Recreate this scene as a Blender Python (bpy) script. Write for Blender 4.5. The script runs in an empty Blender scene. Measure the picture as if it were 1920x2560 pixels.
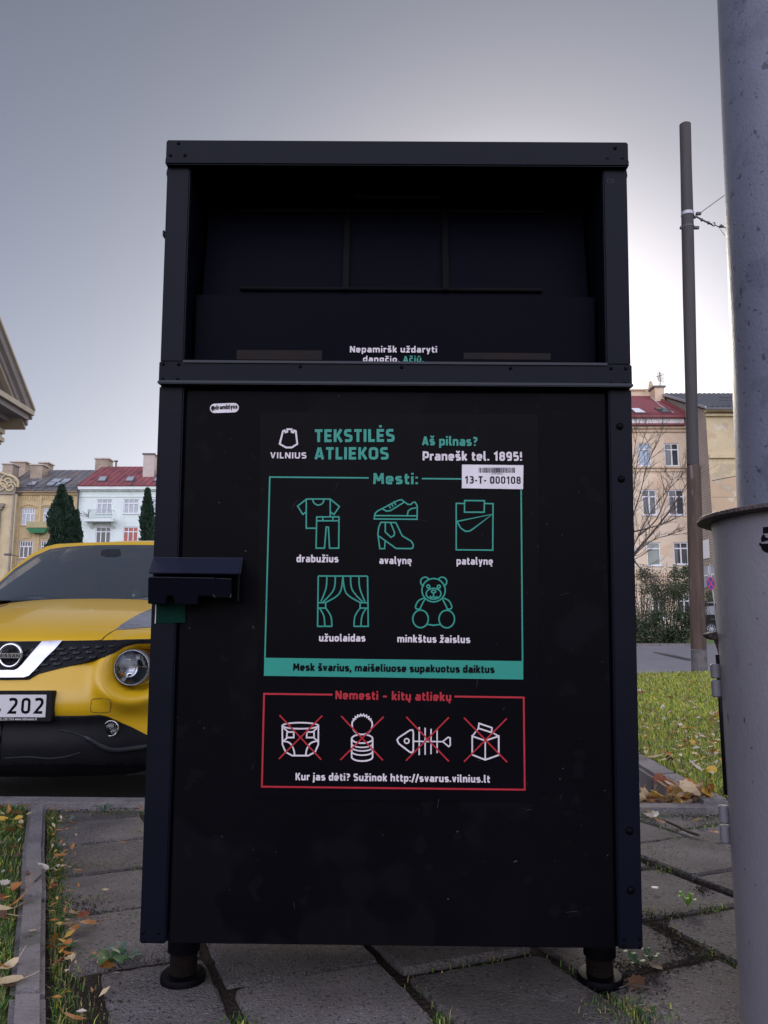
import bpy, bmesh, math, random
import numpy as np
from mathutils import Vector, Matrix, Euler
from mathutils.bvhtree import BVHTree
from mathutils.geometry import delaunay_2d_cdt
random.seed(7); np.random.seed(7)
sc = bpy.context.scene
COL = sc.collection
rnd = random.uniform
# ------------------------------------------------------------------ camera, sky, sun, exposure
F_PX = 1950.0; PITCH = math.radians(8.7); EYE = Vector((0, 0, .8))
cam = bpy.data.cameras.new('camera'); co = bpy.data.objects.new('camera', cam); COL.objects.link(co)
cam.sensor_fit = 'HORIZONTAL'; cam.sensor_width = 36; cam.lens = 36 * F_PX / 1920
cam.clip_start = .05; cam.clip_end = 3000
co.location = EYE; co.rotation_euler = (math.pi/2 + PITCH, 0, 0)
sc.camera = co
SUN_EL = math.radians(19); SUN_AZ = math.radians(9)      # azimuth measured from +Y towards +X
w = bpy.data.worlds.new('World'); sc.world = w; w.use_nodes = True
nt = w.node_tree; nt.nodes.clear()
sky = nt.nodes.new('ShaderNodeTexSky'); sky.sky_type = 'NISHITA'; sky.sun_disc = False
sky.sun_elevation = SUN_EL; sky.sun_rotation = SUN_AZ
sky.air_density = 1.0; sky.dust_density = 1.2; sky.ozone_density = 1.0; sky.altitude = 100
hs = nt.nodes.new('ShaderNodeHueSaturation'); hs.inputs['Saturation'].default_value = .52
tn = nt.nodes.new('ShaderNodeMix'); tn.data_type = 'RGBA'; tn.blend_type = 'MULTIPLY'; tn.inputs['Factor'].default_value = 1; tn.inputs['B'].default_value = (.97, .97, 1.06, 1)
gm = nt.nodes.new('ShaderNodeGamma'); gm.inputs['Gamma'].default_value = .94
# half of the sky behind the camera brightened as added fill, fading sunwards
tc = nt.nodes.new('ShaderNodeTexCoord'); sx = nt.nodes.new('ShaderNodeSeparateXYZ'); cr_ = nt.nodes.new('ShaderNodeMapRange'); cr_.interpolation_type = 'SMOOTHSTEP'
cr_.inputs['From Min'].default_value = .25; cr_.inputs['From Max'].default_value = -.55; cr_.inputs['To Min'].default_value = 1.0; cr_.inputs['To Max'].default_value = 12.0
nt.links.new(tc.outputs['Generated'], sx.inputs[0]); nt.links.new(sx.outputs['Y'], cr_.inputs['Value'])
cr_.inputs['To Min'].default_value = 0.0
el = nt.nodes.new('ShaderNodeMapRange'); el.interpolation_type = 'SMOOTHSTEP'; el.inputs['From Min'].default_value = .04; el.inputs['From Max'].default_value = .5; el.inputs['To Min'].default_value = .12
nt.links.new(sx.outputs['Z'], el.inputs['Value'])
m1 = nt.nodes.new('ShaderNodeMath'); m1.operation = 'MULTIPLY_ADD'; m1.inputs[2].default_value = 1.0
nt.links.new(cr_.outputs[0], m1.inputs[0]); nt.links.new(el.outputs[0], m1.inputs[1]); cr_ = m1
bg = nt.nodes.new('ShaderNodeBackground'); ml = nt.nodes.new('ShaderNodeMath'); ml.operation = 'MULTIPLY'; ml.inputs[1].default_value = .078
ow = nt.nodes.new('ShaderNodeOutputWorld')
nt.links.new(sky.outputs[0], hs.inputs['Color']); nt.links.new(hs.outputs[0], gm.inputs['Color']); nt.links.new(gm.outputs[0], tn.inputs['A'])
wr = nt.nodes.new('ShaderNodeMapRange'); wr.inputs['From Min'].default_value = .25; wr.inputs['From Max'].default_value = -.4
wm = nt.nodes.new('ShaderNodeMix'); wm.data_type = 'RGBA'; wm.blend_type = 'MULTIPLY'; wm.inputs['B'].default_value = (1.10, .97, .91, 1)
nt.links.new(sx.outputs['Y'], wr.inputs['Value']); nt.links.new(wr.outputs[0], wm.inputs['Factor']); nt.links.new(tn.outputs['Result'], wm.inputs['A'])
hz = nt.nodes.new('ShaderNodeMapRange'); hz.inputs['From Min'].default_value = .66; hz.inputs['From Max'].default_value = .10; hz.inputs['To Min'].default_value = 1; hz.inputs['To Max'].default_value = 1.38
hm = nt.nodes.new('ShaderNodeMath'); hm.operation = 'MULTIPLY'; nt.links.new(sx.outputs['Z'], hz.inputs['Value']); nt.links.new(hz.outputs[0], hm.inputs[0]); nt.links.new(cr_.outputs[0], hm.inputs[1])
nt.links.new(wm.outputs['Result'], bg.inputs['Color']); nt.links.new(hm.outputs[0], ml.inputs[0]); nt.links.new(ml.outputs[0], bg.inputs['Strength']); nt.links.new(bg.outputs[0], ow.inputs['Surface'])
sl = bpy.data.lights.new('sun', 'SUN'); sl.energy = 2.2; sl.angle = math.radians(12); sl.color = (1, .9, .78)
so = bpy.data.objects.new('sun', sl); COL.objects.link(so)
sd = Vector((math.sin(SUN_AZ)*math.cos(SUN_EL), math.cos(SUN_AZ)*math.cos(SUN_EL), math.sin(SUN_EL)))
so.rotation_euler = sd.to_track_quat('Z', 'Y').to_euler()
sc.view_settings.view_transform = 'Standard'; sc.view_settings.look = 'None'
sc.view_settings.exposure = 0.0; sc.view_settings.gamma = 1
# ------------------------------------------------------------------ photo measurements to world points
CT, ST = math.cos(PITCH), math.sin(PITCH)
def ray(px, py):
    xc = (px-960)/F_PX; yc = (1280-py)/F_PX
    return Vector((xc, CT - yc*ST, ST + yc*CT))
def onground(px, py, z=0.):
    r = ray(px, py); return EYE + r*((z-EYE.z)/r.z)
def atdepth(px, py, y):
    r = ray(px, py); return EYE + r*(y/r.y)
def onplane(px, py, p0, n):
    r = ray(px, py); return EYE + r*((p0-EYE).dot(n)/r.dot(n))
def zoomer(x0, y0, s): return lambda x, y: (x0+x*s, y0+y*s)
z1 = zoomer(0, 840, .28933); z2 = zoomer(0, 1320, .28933); z3 = zoomer(0, 1920, .28933)
z4 = zoomer(1520, 900, .24111); z5 = zoomer(1540, 1340, .22905); z6 = zoomer(1540, 1800, .34358)
z7 = zoomer(1600, 260, .22599); zP = zoomer(640, 1040, .42194); zQ = zoomer(640, 1680, .42194)
zT = zoomer(380, 320, .74744); zL = zoomer(350, 1360, .18083); zD = zoomer(420, 960, .18083)
zN = zoomer(1180, 1040, .09944); zM = zoomer(1720, 1200, .12658); zR = zoomer(1560, 1880, .3074)
# ------------------------------------------------------------------ materials
def nodes(name):
    m = bpy.data.materials.new(name); m.use_nodes = True
    n = m.node_tree; b = n.nodes['Principled BSDF']; return m, n, b
def mat(name, c, c2=None, scale=4, rough=.6, metal=0, bump=0, bscale=60, spec=.5, lo=.35, hi=.65, coat=0,
        speck=None, stretch=None, rvar=0, detail=8):
    m, n, b = nodes(name); N = n.nodes.new; L = n.links.new
    b.inputs['Roughness'].default_value = rough; b.inputs['Metallic'].default_value = metal
    b.inputs['Specular IOR Level'].default_value = spec; b.inputs['Coat Weight'].default_value = coat
    b.inputs['Coat Roughness'].default_value = .08
    b.inputs['Base Color'].default_value = (*c, 1)
    geo = N('ShaderNodeNewGeometry'); vec = geo.outputs['Position']
    if stretch:
        mp = N('ShaderNodeMapping'); mp.inputs['Scale'].default_value = stretch; L(vec, mp.inputs['Vector']); vec = mp.outputs[0]
    out = None
    if c2:
        t = N('ShaderNodeTexNoise'); t.inputs['Scale'].default_value = scale; t.inputs['Detail'].default_value = detail
        t.inputs['Roughness'].default_value = .65; L(vec, t.inputs['Vector'])
        mr = N('ShaderNodeMapRange'); mr.inputs['From Min'].default_value = lo; mr.inputs['From Max'].default_value = hi
        L(t.outputs['Fac'], mr.inputs['Value'])
        mx = N('ShaderNodeMix'); mx.data_type = 'RGBA'; mx.inputs['A'].default_value = (*c, 1); mx.inputs['B'].default_value = (*c2, 1)
        L(mr.outputs[0], mx.inputs['Factor']); out = mx.outputs['Result']
        if rvar:
            mv = N('ShaderNodeMapRange'); mv.inputs['To Min'].default_value = rough-rvar; mv.inputs['To Max'].default_value = rough+rvar
            L(t.outputs['Fac'], mv.inputs['Value']); L(mv.outputs[0], b.inputs['Roughness'])
    for sp in (speck or []):
        ss, cc, th, amt = sp
        t = N('ShaderNodeTexNoise'); t.inputs['Scale'].default_value = ss; t.inputs['Detail'].default_value = 3; L(vec, t.inputs['Vector'])
        mr = N('ShaderNodeMapRange'); mr.inputs['From Min'].default_value = th; mr.inputs['From Max'].default_value = th+.03
        mr.inputs['To Max'].default_value = amt; L(t.outputs['Fac'], mr.inputs['Value'])
        mx = N('ShaderNodeMix'); mx.data_type = 'RGBA'; mx.inputs['B'].default_value = (*cc, 1)
        if out: L(out, mx.inputs['A'])
        else: mx.inputs['A'].default_value = (*c, 1)
        L(mr.outputs[0], mx.inputs['Factor']); out = mx.outputs['Result']
    if out: L(out, b.inputs['Base Color'])
    if bump:
        t = N('ShaderNodeTexNoise'); t.inputs['Scale'].default_value = bscale; t.inputs['Detail'].default_value = 6; L(vec, t.inputs['Vector'])
        bp = N('ShaderNodeBump'); bp.inputs['Strength'].default_value = bump; bp.inputs['Distance'].default_value = .02
        L(t.outputs['Fac'], bp.inputs['Height']); L(bp.outputs[0], b.inputs['Normal'])
    return m
def brickmat(name, c1, c2, mortar, bw, bh, axes, ms=.012, bump=.3, dirt=None, frequency=2, offset=.5):
    m, n, b = nodes(name); N = n.nodes.new; L = n.links.new
    geo = N('ShaderNodeNewGeometry'); s = N('ShaderNodeSeparateXYZ'); L(geo.outputs['Position'], s.inputs[0])
    c = N('ShaderNodeCombineXYZ'); L(s.outputs[axes[0]], c.inputs[0]); L(s.outputs[axes[1]], c.inputs[1])
    t = N('ShaderNodeTexBrick'); t.inputs['Scale'].default_value = 1
    t.inputs['Brick Width'].default_value = bw; t.inputs['Row Height'].default_value = bh; t.inputs['Mortar Size'].default_value = ms
    t.inputs['Color1'].default_value = (*c1, 1); t.inputs['Color2'].default_value = (*c2, 1); t.inputs['Mortar'].default_value = (*mortar, 1)
    t.offset = offset; t.offset_frequency = frequency
    L(c.outputs[0], t.inputs['Vector'])
    no = N('ShaderNodeTexNoise'); no.inputs['Scale'].default_value = .7; no.inputs['Detail'].default_value = 8; L(geo.outputs['Position'], no.inputs['Vector'])
    mr = N('ShaderNodeMapRange'); mr.inputs['From Min'].default_value = .4; mr.inputs['From Max'].default_value = .7; mr.inputs['To Max'].default_value = .6
    L(no.outputs['Fac'], mr.inputs['Value'])
    mx = N('ShaderNodeMix'); mx.data_type = 'RGBA'; mx.inputs['B'].default_value = (*(dirt or mortar), 1)
    L(mr.outputs[0], mx.inputs['Factor']); L(t.outputs['Color'], mx.inputs['A']); L(mx.outputs['Result'], b.inputs['Base Color'])
    b.inputs['Roughness'].default_value = .85
    bp = N('ShaderNodeBump'); bp.inputs['Strength'].default_value = bump; bp.inputs['Distance'].default_value = .02; bp.invert = True
    L(t.outputs['Fac'], bp.inputs['Height']); L(bp.outputs[0], b.inputs['Normal'])
    return m
def thinglass(name, tint=(1, 1, 1), ior=1.5):
    m = bpy.data.materials.new(name); m.use_nodes = True; n = m.node_tree; n.nodes.clear(); N = n.nodes.new
    t = N('ShaderNodeBsdfTransparent'); t.inputs[0].default_value = (*tint, 1)
    g = N('ShaderNodeBsdfGlossy'); g.inputs['Roughness'].default_value = .03; g.inputs['Color'].default_value = (.90, .95, 1, 1)
    f = N('ShaderNodeFresnel'); f.inputs['IOR'].default_value = ior
    x = N('ShaderNodeMixShader'); o = N('ShaderNodeOutputMaterial')
    n.links.new(f.outputs[0], x.inputs[0]); n.links.new(t.outputs[0], x.inputs[1]); n.links.new(g.outputs[0], x.inputs[2]); n.links.new(x.outputs[0], o.inputs[0])
    return m
def leafmat(name, c, c2, rough=.55, trans=.25):
    m, n, b = nodes(name); N = n.nodes.new; L = n.links.new
    oi = N('ShaderNodeTexNoise'); oi.inputs['Scale'].default_value = 9; geo = N('ShaderNodeNewGeometry'); L(geo.outputs['Position'], oi.inputs['Vector'])
    mr = N('ShaderNodeMapRange'); mr.inputs['From Min'].default_value = .35; mr.inputs['From Max'].default_value = .65; L(oi.outputs['Fac'], mr.inputs['Value'])
    mx = N('ShaderNodeMix'); mx.data_type = 'RGBA'; mx.inputs['A'].default_value = (*c, 1); mx.inputs['B'].default_value = (*c2, 1)
    L(mr.outputs[0], mx.inputs['Factor']); L(mx.outputs['Result'], b.inputs['Base Color'])
    b.inputs['Roughness'].default_value = rough
    tr = N('ShaderNodeBsdfTranslucent'); L(mx.outputs['Result'], tr.inputs['Color'])
    ms = N('ShaderNodeMixShader'); ms.inputs[0].default_value = trans
    L(b.outputs[0], ms.inputs[1]); L(tr.outputs[0], ms.inputs[2]); L(ms.outputs[0], n.nodes['Material Output'].inputs[0])
    return m
M = {}
M['bin'] = mat('bin_paint', (.0013, .0013, .0024), (.0024, .0022, .0035), 3, .5, bump=.06, bscale=420, spec=.045, rvar=.08,
               speck=[(70, (.09, .09, .1), .745, .6), (3.5, (.0045, .0043, .0058), .54, .5), (16, (.005, .005, .0064), .62, .4)])
M['bin_frame'] = mat('bin_frame_flare', (.0030, .0038, .0085), (.0044, .0050, .0095), 3, .42, bump=.06, bscale=420, spec=.085, rvar=.08)  # same paint as the bin, tinted bluer and lighter to imitate lens flare
M['bin_gloss'] = mat('lock_cover_sheen', (.007, .009, .020), (.009, .011, .022), 6, .34, bump=.05, bscale=300, spec=.5)  # bin paint with the bluish sky reflection put into its colour
M['bin_edge'] = mat('bin_edge', (.018, .020, .030), rough=.45, spec=.25)  # paler tone; on the rail lips it imitates caught light
M['bin_in'] = mat('bin_inside', (.0014, .0018, .0048), (.0020, .0022, .0048), 5, .45, spec=.025)
M['poster'] = mat('poster_black', (.0016, .0013, .0026), (.0024, .0020, .0034), 6, .42, spec=.055, speck=[(60, (.08, .08, .09), .77, .4)])
M['teal'] = mat('print_teal', (.005, .22, .165), (.007, .195, .148), 20, .5)
M['white'] = mat('print_white', (.60, .53, .56), (.50, .44, .47), 25, .55)
M['red'] = mat('print_red', (.37, .005, .016), (.30, .004, .014), 20, .5)
M['label'] = mat('label_paper', (.62, .57, .60), (.54, .49, .52), 18, .5)
M['ink'] = mat('ink', (.004, .003, .005), rough=.6, spec=.05)
M['greentag'] = mat('green_tag', (.0008, .022, .014), (.0006, .016, .011), 20, .5, spec=.05)
M['rust'] = mat('rusty_thread', (.005, .004, .004), (.009, .005, .004), 40, .8, bump=.4, bscale=150, spec=.08)
M['slab'] = mat('slab_concrete', (.160, .138, .134), (.100, .085, .082), 4.5, .85, bump=.9, bscale=170, spec=.35,
                speck=[(140, (.34, .31, .31), .63, .6), (95, (.028, .024, .024), .605, .85), (2.3, (.06, .055, .05), .60, .45)])
M['slab_dark'] = mat('slab_concrete_dark', (.125, .106, .102), (.075, .063, .060), 7, .85, bump=.9, bscale=150, spec=.35,
                speck=[(120, (.30, .27, .26), .64, .6), (80, (.026, .022, .021), .59, .85), (3.1, (.05, .047, .038), .55, .55)])
M['slab_light'] = mat('slab_concrete_light', (.185, .160, .155), (.125, .107, .103), 5, .85, bump=.9, bscale=190, spec=.35,
                speck=[(155, (.38, .35, .34), .63, .6), (100, (.032, .028, .027), .60, .85), (1.7, (.085, .075, .066), .56, .5)])
M['kerb'] = mat('kerb_concrete', (.19, .17, .172), (.125, .112, .112), 6, .88, bump=.55, bscale=110, spec=.3,
                speck=[(130, (.26, .24, .23), .66, .5), (70, (.04, .035, .035), .67, .7), (3, (.06, .06, .05), .6, .5)])
M['soil'] = mat('soil', (.05, .038, .030), (.026, .020, .016), 14, .95, bump=.9, bscale=90, spec=.1)
M['asphalt'] = mat('asphalt', (.06, .058, .06), (.042, .04, .042), 1.2, .85, bump=.4, bscale=160, speck=[(150, (.14, .135, .13), .68, .6)])
M['road'] = mat('cobble_road', (.20, .19, .205), (.14, .133, .145), .5, .8, bump=.5, bscale=3.2, stretch=(1, 2.2, 1),
                speck=[(3.1, (.09, .085, .09), .60, .6)])
M['walk'] = mat('far_pavement', (.22, .20, .205), (.17, .16, .165), 1.5, .85, bump=.2, bscale=30)
M['lawn'] = mat('lawn_soil', (.05, .055, .018), (.035, .045, .012), 5, .95, bump=.8, bscale=60, spec=.1)
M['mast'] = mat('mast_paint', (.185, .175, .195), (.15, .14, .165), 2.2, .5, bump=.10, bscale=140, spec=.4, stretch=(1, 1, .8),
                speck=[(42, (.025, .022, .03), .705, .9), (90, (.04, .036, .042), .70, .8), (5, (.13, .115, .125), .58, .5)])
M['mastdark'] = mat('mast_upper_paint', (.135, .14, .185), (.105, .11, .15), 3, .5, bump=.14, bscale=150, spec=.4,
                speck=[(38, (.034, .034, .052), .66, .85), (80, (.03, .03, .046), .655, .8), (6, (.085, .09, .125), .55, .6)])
M['mastrust'] = mat('mast_bare_rust', (.045, .035, .04), (.07, .045, .042), 30, .6, bump=.4, bscale=120)
M['black'] = mat('black_plastic', (.005, .005, .007), (.008, .008, .010), 8, .5, spec=.12)
M['rubber'] = mat('rubber', (.012, .012, .012), rough=.8)
M['yellow'] = mat('car_yellow', (.53, .315, .008), (.50, .295, .008), 2, .38, spec=.25, coat=.48)
M['glass'] = mat('window_glass', (.010, .013, .018), (.016, .02, .026), 1.5, .04, spec=.9)
M['wglass'] = thinglass('windscreen_glass', (.46, .50, .55), 4.6)
M['trim'] = mat('interior_trim', (.012, .013, .016), (.018, .019, .022), 8, .7)
M['seat'] = mat('seat_cloth', (.03, .03, .034), (.02, .02, .024), 20, .9)
M['glass2'] = mat('sensor_black', (.006, .006, .008), rough=.12, spec=.6)
M['chrome'] = mat('chrome', (.58, .58, .60), rough=.08, metal=1)
M['chromedark'] = mat('chrome_dark', (.34, .32, .31), (.55, .53, .50), 40, .15, metal=1, bump=.4, bscale=50)
M['grey'] = mat('grey_plastic', (.016, .018, .021), (.011, .012, .015), 12, .4, spec=.25)
M['lamp'] = mat('lamp_silver', (.30, .31, .36), (.16, .17, .2), 35, .18, metal=.7, bump=.15, bscale=40, stretch=(1, 1, 5))
M['clear'] = thinglass('clear_lens')
M['plate'] = mat('plate_white', (.50, .48, .50), rough=.45)
M['seam'] = mat('seam_dark', (.03, .018, .004), rough=.6)
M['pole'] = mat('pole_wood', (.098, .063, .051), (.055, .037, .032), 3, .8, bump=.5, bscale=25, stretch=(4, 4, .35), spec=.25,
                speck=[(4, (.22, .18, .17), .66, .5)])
M['polebase'] = mat('pole_concrete', (.13, .115, .115), (.07, .062, .064), 8, .85, bump=.5, bscale=40)
M['steel'] = mat('dull_steel', (.10, .10, .11), (.06, .058, .06), 20, .5, metal=.6)
M['galv'] = mat('galvanised', (.34, .34, .36), (.28, .28, .3), 12, .4, metal=.4)
M['wire'] = mat('wire', (.06, .055, .06), rough=.6)
# buildings
M['mint'] = mat('mint_stucco', (.66, .72, .68), (.60, .665, .635), .9, .9, speck=[(.55, (.52, .57, .54), .56, .5), (1.7, (.60, .64, .60), .62, .5)])
M['mint_trim'] = mat('mint_trim', (.68, .73, .69), (.58, .64, .60), 1.2, .9)
M['ochre'] = mat('ochre_stucco', (.52, .395, .215), (.43, .325, .18), .8, .9, bump=.4, bscale=4, speck=[(.6, (.34, .28, .19), .58, .6), (2.5, (.25, .2, .12), .66, .6)])
M['ochre_low'] = mat('ochre_peeling', (.54, .39, .22), (.42, .31, .19), .9, .9, bump=.4, bscale=4, speck=[(.7, (.36, .31, .25), .57, .7)])
M['ornate'] = mat('ornate_stucco', (.56, .45, .27), (.45, .36, .23), .9, .9, bump=.3, bscale=4, speck=[(.7, (.33, .27, .18), .6, .5)])
M['gable_grey'] = mat('weathered_gable', (.30, .26, .20), (.20, .175, .145), 1.2, .9, bump=.6, bscale=3)
M['zinc'] = mat('old_metal_roof', (.17, .16, .16), (.115, .108, .11), .6, .55, metal=.1, speck=[(.5, (.20, .13, .10), .56, .55), (1.6, (.09, .09, .09), .63, .6)], stretch=(2, .7, .7))
M['redroof'] = mat('red_metal_roof', (.26, .070, .078), (.18, .052, .058), .8, .55, speck=[(.8, (.10, .04, .04), .58, .6)], stretch=(1.5, .7, .7))
M['brickpale'] = brickmat('pale_brick', (.36, .27, .19), (.28, .20, .14), (.36, .31, .26), .5, .16, (0, 2), .025, dirt=(.20, .155, .12))
M['whitebrick'] = brickmat('white_brick', (.50, .42, .37), (.44, .37, .33), (.46, .40, .36), .5, .14, (0, 2), .02, dirt=(.42, .35, .31))
M['frame'] = mat('window_frame_white', (.72, .72, .74), (.64, .64, .66), 2, .5)
M['pane_dark'] = mat('pane_dark', (.03, .032, .036), (.06, .06, .062), .8, .06, spec=.8)
M['pane_light'] = mat('pane_light', (.36, .39, .42), (.26, .29, .32), 1.2, .08, spec=.8)  # paler base colour stands in for reflections in the glass
M['pane_blue'] = mat('pane_blue', (.27, .33, .42), (.23, .29, .37), 1.0, .06, spec=.9)  # blue of the reflected sky put into the pane colour
M['pane_red'] = mat('pane_red_curtain', (.40, .05, .03), (.25, .03, .02), 3, .12, spec=.7)
M['pane_green'] = mat('pane_greenish', (.24, .27, .24), (.17, .19, .17), 1.5, .08, spec=.7)
M['greenmetal'] = mat('green_metal', (.06, .26, .12), (.05, .20, .10), 2, .6)
M['balc'] = mat('balcony_cream', (.40, .34, .18), (.32, .27, .15), 2, .8)
M['stone'] = mat('cornice_stone', (.31, .27, .25), (.25, .22, .205), 1.2, .85, bump=.2, bscale=8)
M['stone_lt'] = mat('cornice_light', (.42, .36, .27), (.34, .29, .225), 1.4, .85, bump=.2, bscale=8)
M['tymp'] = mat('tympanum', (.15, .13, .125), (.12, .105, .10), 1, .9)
M['beige'] = mat('beige_stucco', (.70, .55, .40), (.62, .48, .345), .55, .9, speck=[(.45, (.60, .40, .26), .54, .55), (1.3, (.50, .38, .28), .60, .5), (.25, (.66, .54, .42), .52, .5)])
M['beigetrim'] = mat('beige_trim', (.64, .48, .33), (.54, .41, .285), 1, .9)
M['tan'] = mat('tan_stucco', (.57, .455, .275), (.47, .375, .23), .5, .9, bump=.3, bscale=3, speck=[(.35, (.46, .31, .20), .53, .7), (1.6, (.58, .52, .42), .60, .6), (.8, (.36, .29, .19), .58, .6)])
M['redtile'] = brickmat('red_tile_roof', (.30, .075, .085), (.25, .062, .070), (.12, .034, .040), .30, .36, (0, 1), .045, .6, dirt=(.23, .06, .062), offset=0)
M['redtrim'] = mat('red_trim', (.20, .035, .04), rough=.5)
M['fascia'] = mat('white_fascia', (.68, .62, .62), (.60, .54, .54), 1, .7)
M['brick'] = brickmat('brown_brick', (.25, .185, .15), (.18, .135, .112), (.37, .32, .275), .45, .20, (1, 2), .05, .5, dirt=(.24, .19, .16))
M['darkroof'] = mat('dark_metal_roof', (.105, .105, .115), (.085, .085, .095), 1, .5, metal=.2)
# plants
M['g1'] = leafmat('grass_green', (.07, .155, .022), (.10, .19, .026)); M['g2'] = leafmat('grass_light', (.46, .46, .06), (.32, .40, .045))
M['g3'] = leafmat('grass_dark', (.028, .08, .02), (.04, .1, .024)); M['g4'] = leafmat('grass_straw', (.28, .22, .10), (.2, .17, .07))
M['weed'] = leafmat('weed_leaf', (.05, .13, .025), (.035, .095, .025)); M['weedgrey'] = leafmat('weed_grey', (.10, .15, .11), (.07, .12, .08))
M['weedlime'] = leafmat('weed_lime', (.20, .36, .03), (.14, .29, .03))
M['thuja'] = leafmat('thuja', (.022, .052, .026), (.012, .034, .02), .7, .1)
M['hedge1'] = leafmat('hedge_dark', (.024, .042, .018), (.040, .062, .022), .6, .15); M['hedge2'] = leafmat('hedge_mid', (.065, .095, .035), (.09, .10, .04), .6, .15)
M['hedge3'] = leafmat('hedge_brown', (.16, .11, .055), (.11, .085, .045), .6, .15)
M['bark'] = mat('bark', (.085, .062, .05), (.055, .042, .036), 5, .85)
LC = {'orange brown': ((.40, .155, .03), (.30, .11, .025)), 'golden yellow': ((.55, .35, .05), (.46, .26, .04)), 'pale tan': ((.54, .41, .25), (.42, .30, .165)),
      'dark brown': ((.12, .055, .026), (.08, .04, .02)), 'reddish brown': ((.24, .06, .022), (.17, .045, .02)), 'whitish dry': ((.55, .48, .42), (.45, .37, .30))}
LM = {k: leafmat('leaf_'+k.replace(' ', '_'), *v, .6, .2) for k, v in LC.items()}
# ------------------------------------------------------------------ building helpers
ROOTM = {}
def top_of(o):
    while o.parent: o = o.parent
    return o
class MB:
    def __init__(s): s.v = []; s.f = []; s.mi = []
    def add(s, vs, fs, mi=0):
        k = len(s.v); s.v += [Vector(p) for p in vs]; s.f += [tuple(i+k for i in f) for f in fs]; s.mi += [mi]*len(fs); return s
    def box(s, x0, x1, y0, y1, z0, z1, mi=0):
        return s.add([(x0,y0,z0),(x1,y0,z0),(x1,y1,z0),(x0,y1,z0),(x0,y0,z1),(x1,y0,z1),(x1,y1,z1),(x0,y1,z1)],
                     [(0,3,2,1),(4,5,6,7),(0,1,5,4),(1,2,6,5),(2,3,7,6),(3,0,4,7)], mi)
    def hexa(s, p, mi=0):   # 8 points: bottom ring then top ring
        return s.add(p, [(0,3,2,1),(4,5,6,7),(0,1,5,4),(1,2,6,5),(2,3,7,6),(3,0,4,7)], mi)
    def prism(s, poly, d, mi=0):   # poly: 3d points, extruded by vector d
        n = len(poly); d = Vector(d); a = [Vector(p) for p in poly]
        fs = [tuple(range(n)), tuple(range(2*n-1, n-1, -1))] + [(i, i+n, (i+1) % n+n, (i+1) % n) for i in range(n)]
        return s.add(a + [p+d for p in a], fs, mi)
    def tube(s, pts, r, n=8, mi=0, cap=True):
        pts = [Vector(p) for p in pts]; m = len(pts)
        rs = r if isinstance(r, (list, tuple)) else [r]*m
        vs = []; up = None
        for i, p in enumerate(pts):
            t = (pts[min(i+1, m-1)] - pts[max(i-1, 0)]).normalized()
            if up is None: up = Vector((0, 0, 1)) if abs(t.z) < .9 else Vector((0, 1, 0))
            a = t.cross(up)
            if a.length < 1e-6: a = t.orthogonal()
            a.normalize(); b = a.cross(t).normalized(); up = b
            for k in range(n):
                q = 2*math.pi*k/n; vs.append(p + (a*math.cos(q) + b*math.sin(q))*rs[i])
        fs = [(i*n+k, i*n+(k+1) % n, (i+1)*n+(k+1) % n, (i+1)*n+k) for i in range(m-1) for k in range(n)]
        if cap: fs += [tuple(range(n-1, -1, -1)), tuple(range((m-1)*n, m*n))]
        return s.add(vs, fs, mi)
    def lathe(s, c, prof, n=24, axis='z', mi=0):   # prof: (r, h) pairs about axis through c
        c = Vector(c); vs = []
        for r, h in prof:
            for k in range(n):
                q = 2*math.pi*k/n
                if axis == 'z': vs.append(c + Vector((r*math.cos(q), r*math.sin(q), h)))
                elif axis == 'y': vs.append(c + Vector((r*math.cos(q), h, r*math.sin(q))))
                else: vs.append(c + Vector((h, r*math.cos(q), r*math.sin(q))))
        m = len(prof)
        fs = [(i*n+k, i*n+(k+1) % n, (i+1)*n+(k+1) % n, (i+1)*n+k) for i in range(m-1) for k in range(n)]
        if prof[0][0] > 1e-5: fs.append(tuple(range(n-1, -1, -1)))
        if prof[-1][0] > 1e-5: fs.append(tuple(range((m-1)*n, m*n)))
        return s.add(vs, fs, mi)
    def grid(s, rows, mi=0, closed=False):
        n = len(rows[0]); vs = [p for r in rows for p in r]
        fs = [(i*n+j, i*n+j+1, (i+1)*n+j+1, (i+1)*n+j) for i in range(len(rows)-1) for j in range(n-1)]
        return s.add(vs, fs, mi)
    def build(s, name, m, parent=None, smooth=False, local=False, bevel=0, angle=None, kind=None):
        me = bpy.data.meshes.new(name)
        vs = s.v
        if parent is not None and not local:
            inv = ROOTM[top_of(parent).name].inverted(); vs = [inv @ v for v in vs]
        me.from_pydata([tuple(v) for v in vs], [], s.f)
        ms = m if isinstance(m, (list, tuple)) else [m]
        for q in ms: me.materials.append(q)
        if len(ms) > 1: me.polygons.foreach_set('material_index', s.mi)
        bm = bmesh.new(); bm.from_mesh(me); bmesh.ops.recalc_face_normals(bm, faces=bm.faces)
        if bevel: 
            es = [e for e in bm.edges if len(e.link_faces) == 2 and e.calc_face_angle(0) > .5]
            bmesh.ops.bevel(bm, geom=es, offset=bevel, segments=2, affect='EDGES', clamp_overlap=True)
        bm.to_mesh(me); bm.free()
        if smooth:
            me.polygons.foreach_set('use_smooth', [True]*len(me.polygons))
            if angle: me.set_sharp_from_angle(angle=math.radians(angle))
        me.update()
        o = bpy.data.objects.new(name, me); COL.objects.link(o)
        if parent is not None: o.parent = parent
        if kind: o['kind'] = kind
        return o
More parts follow.
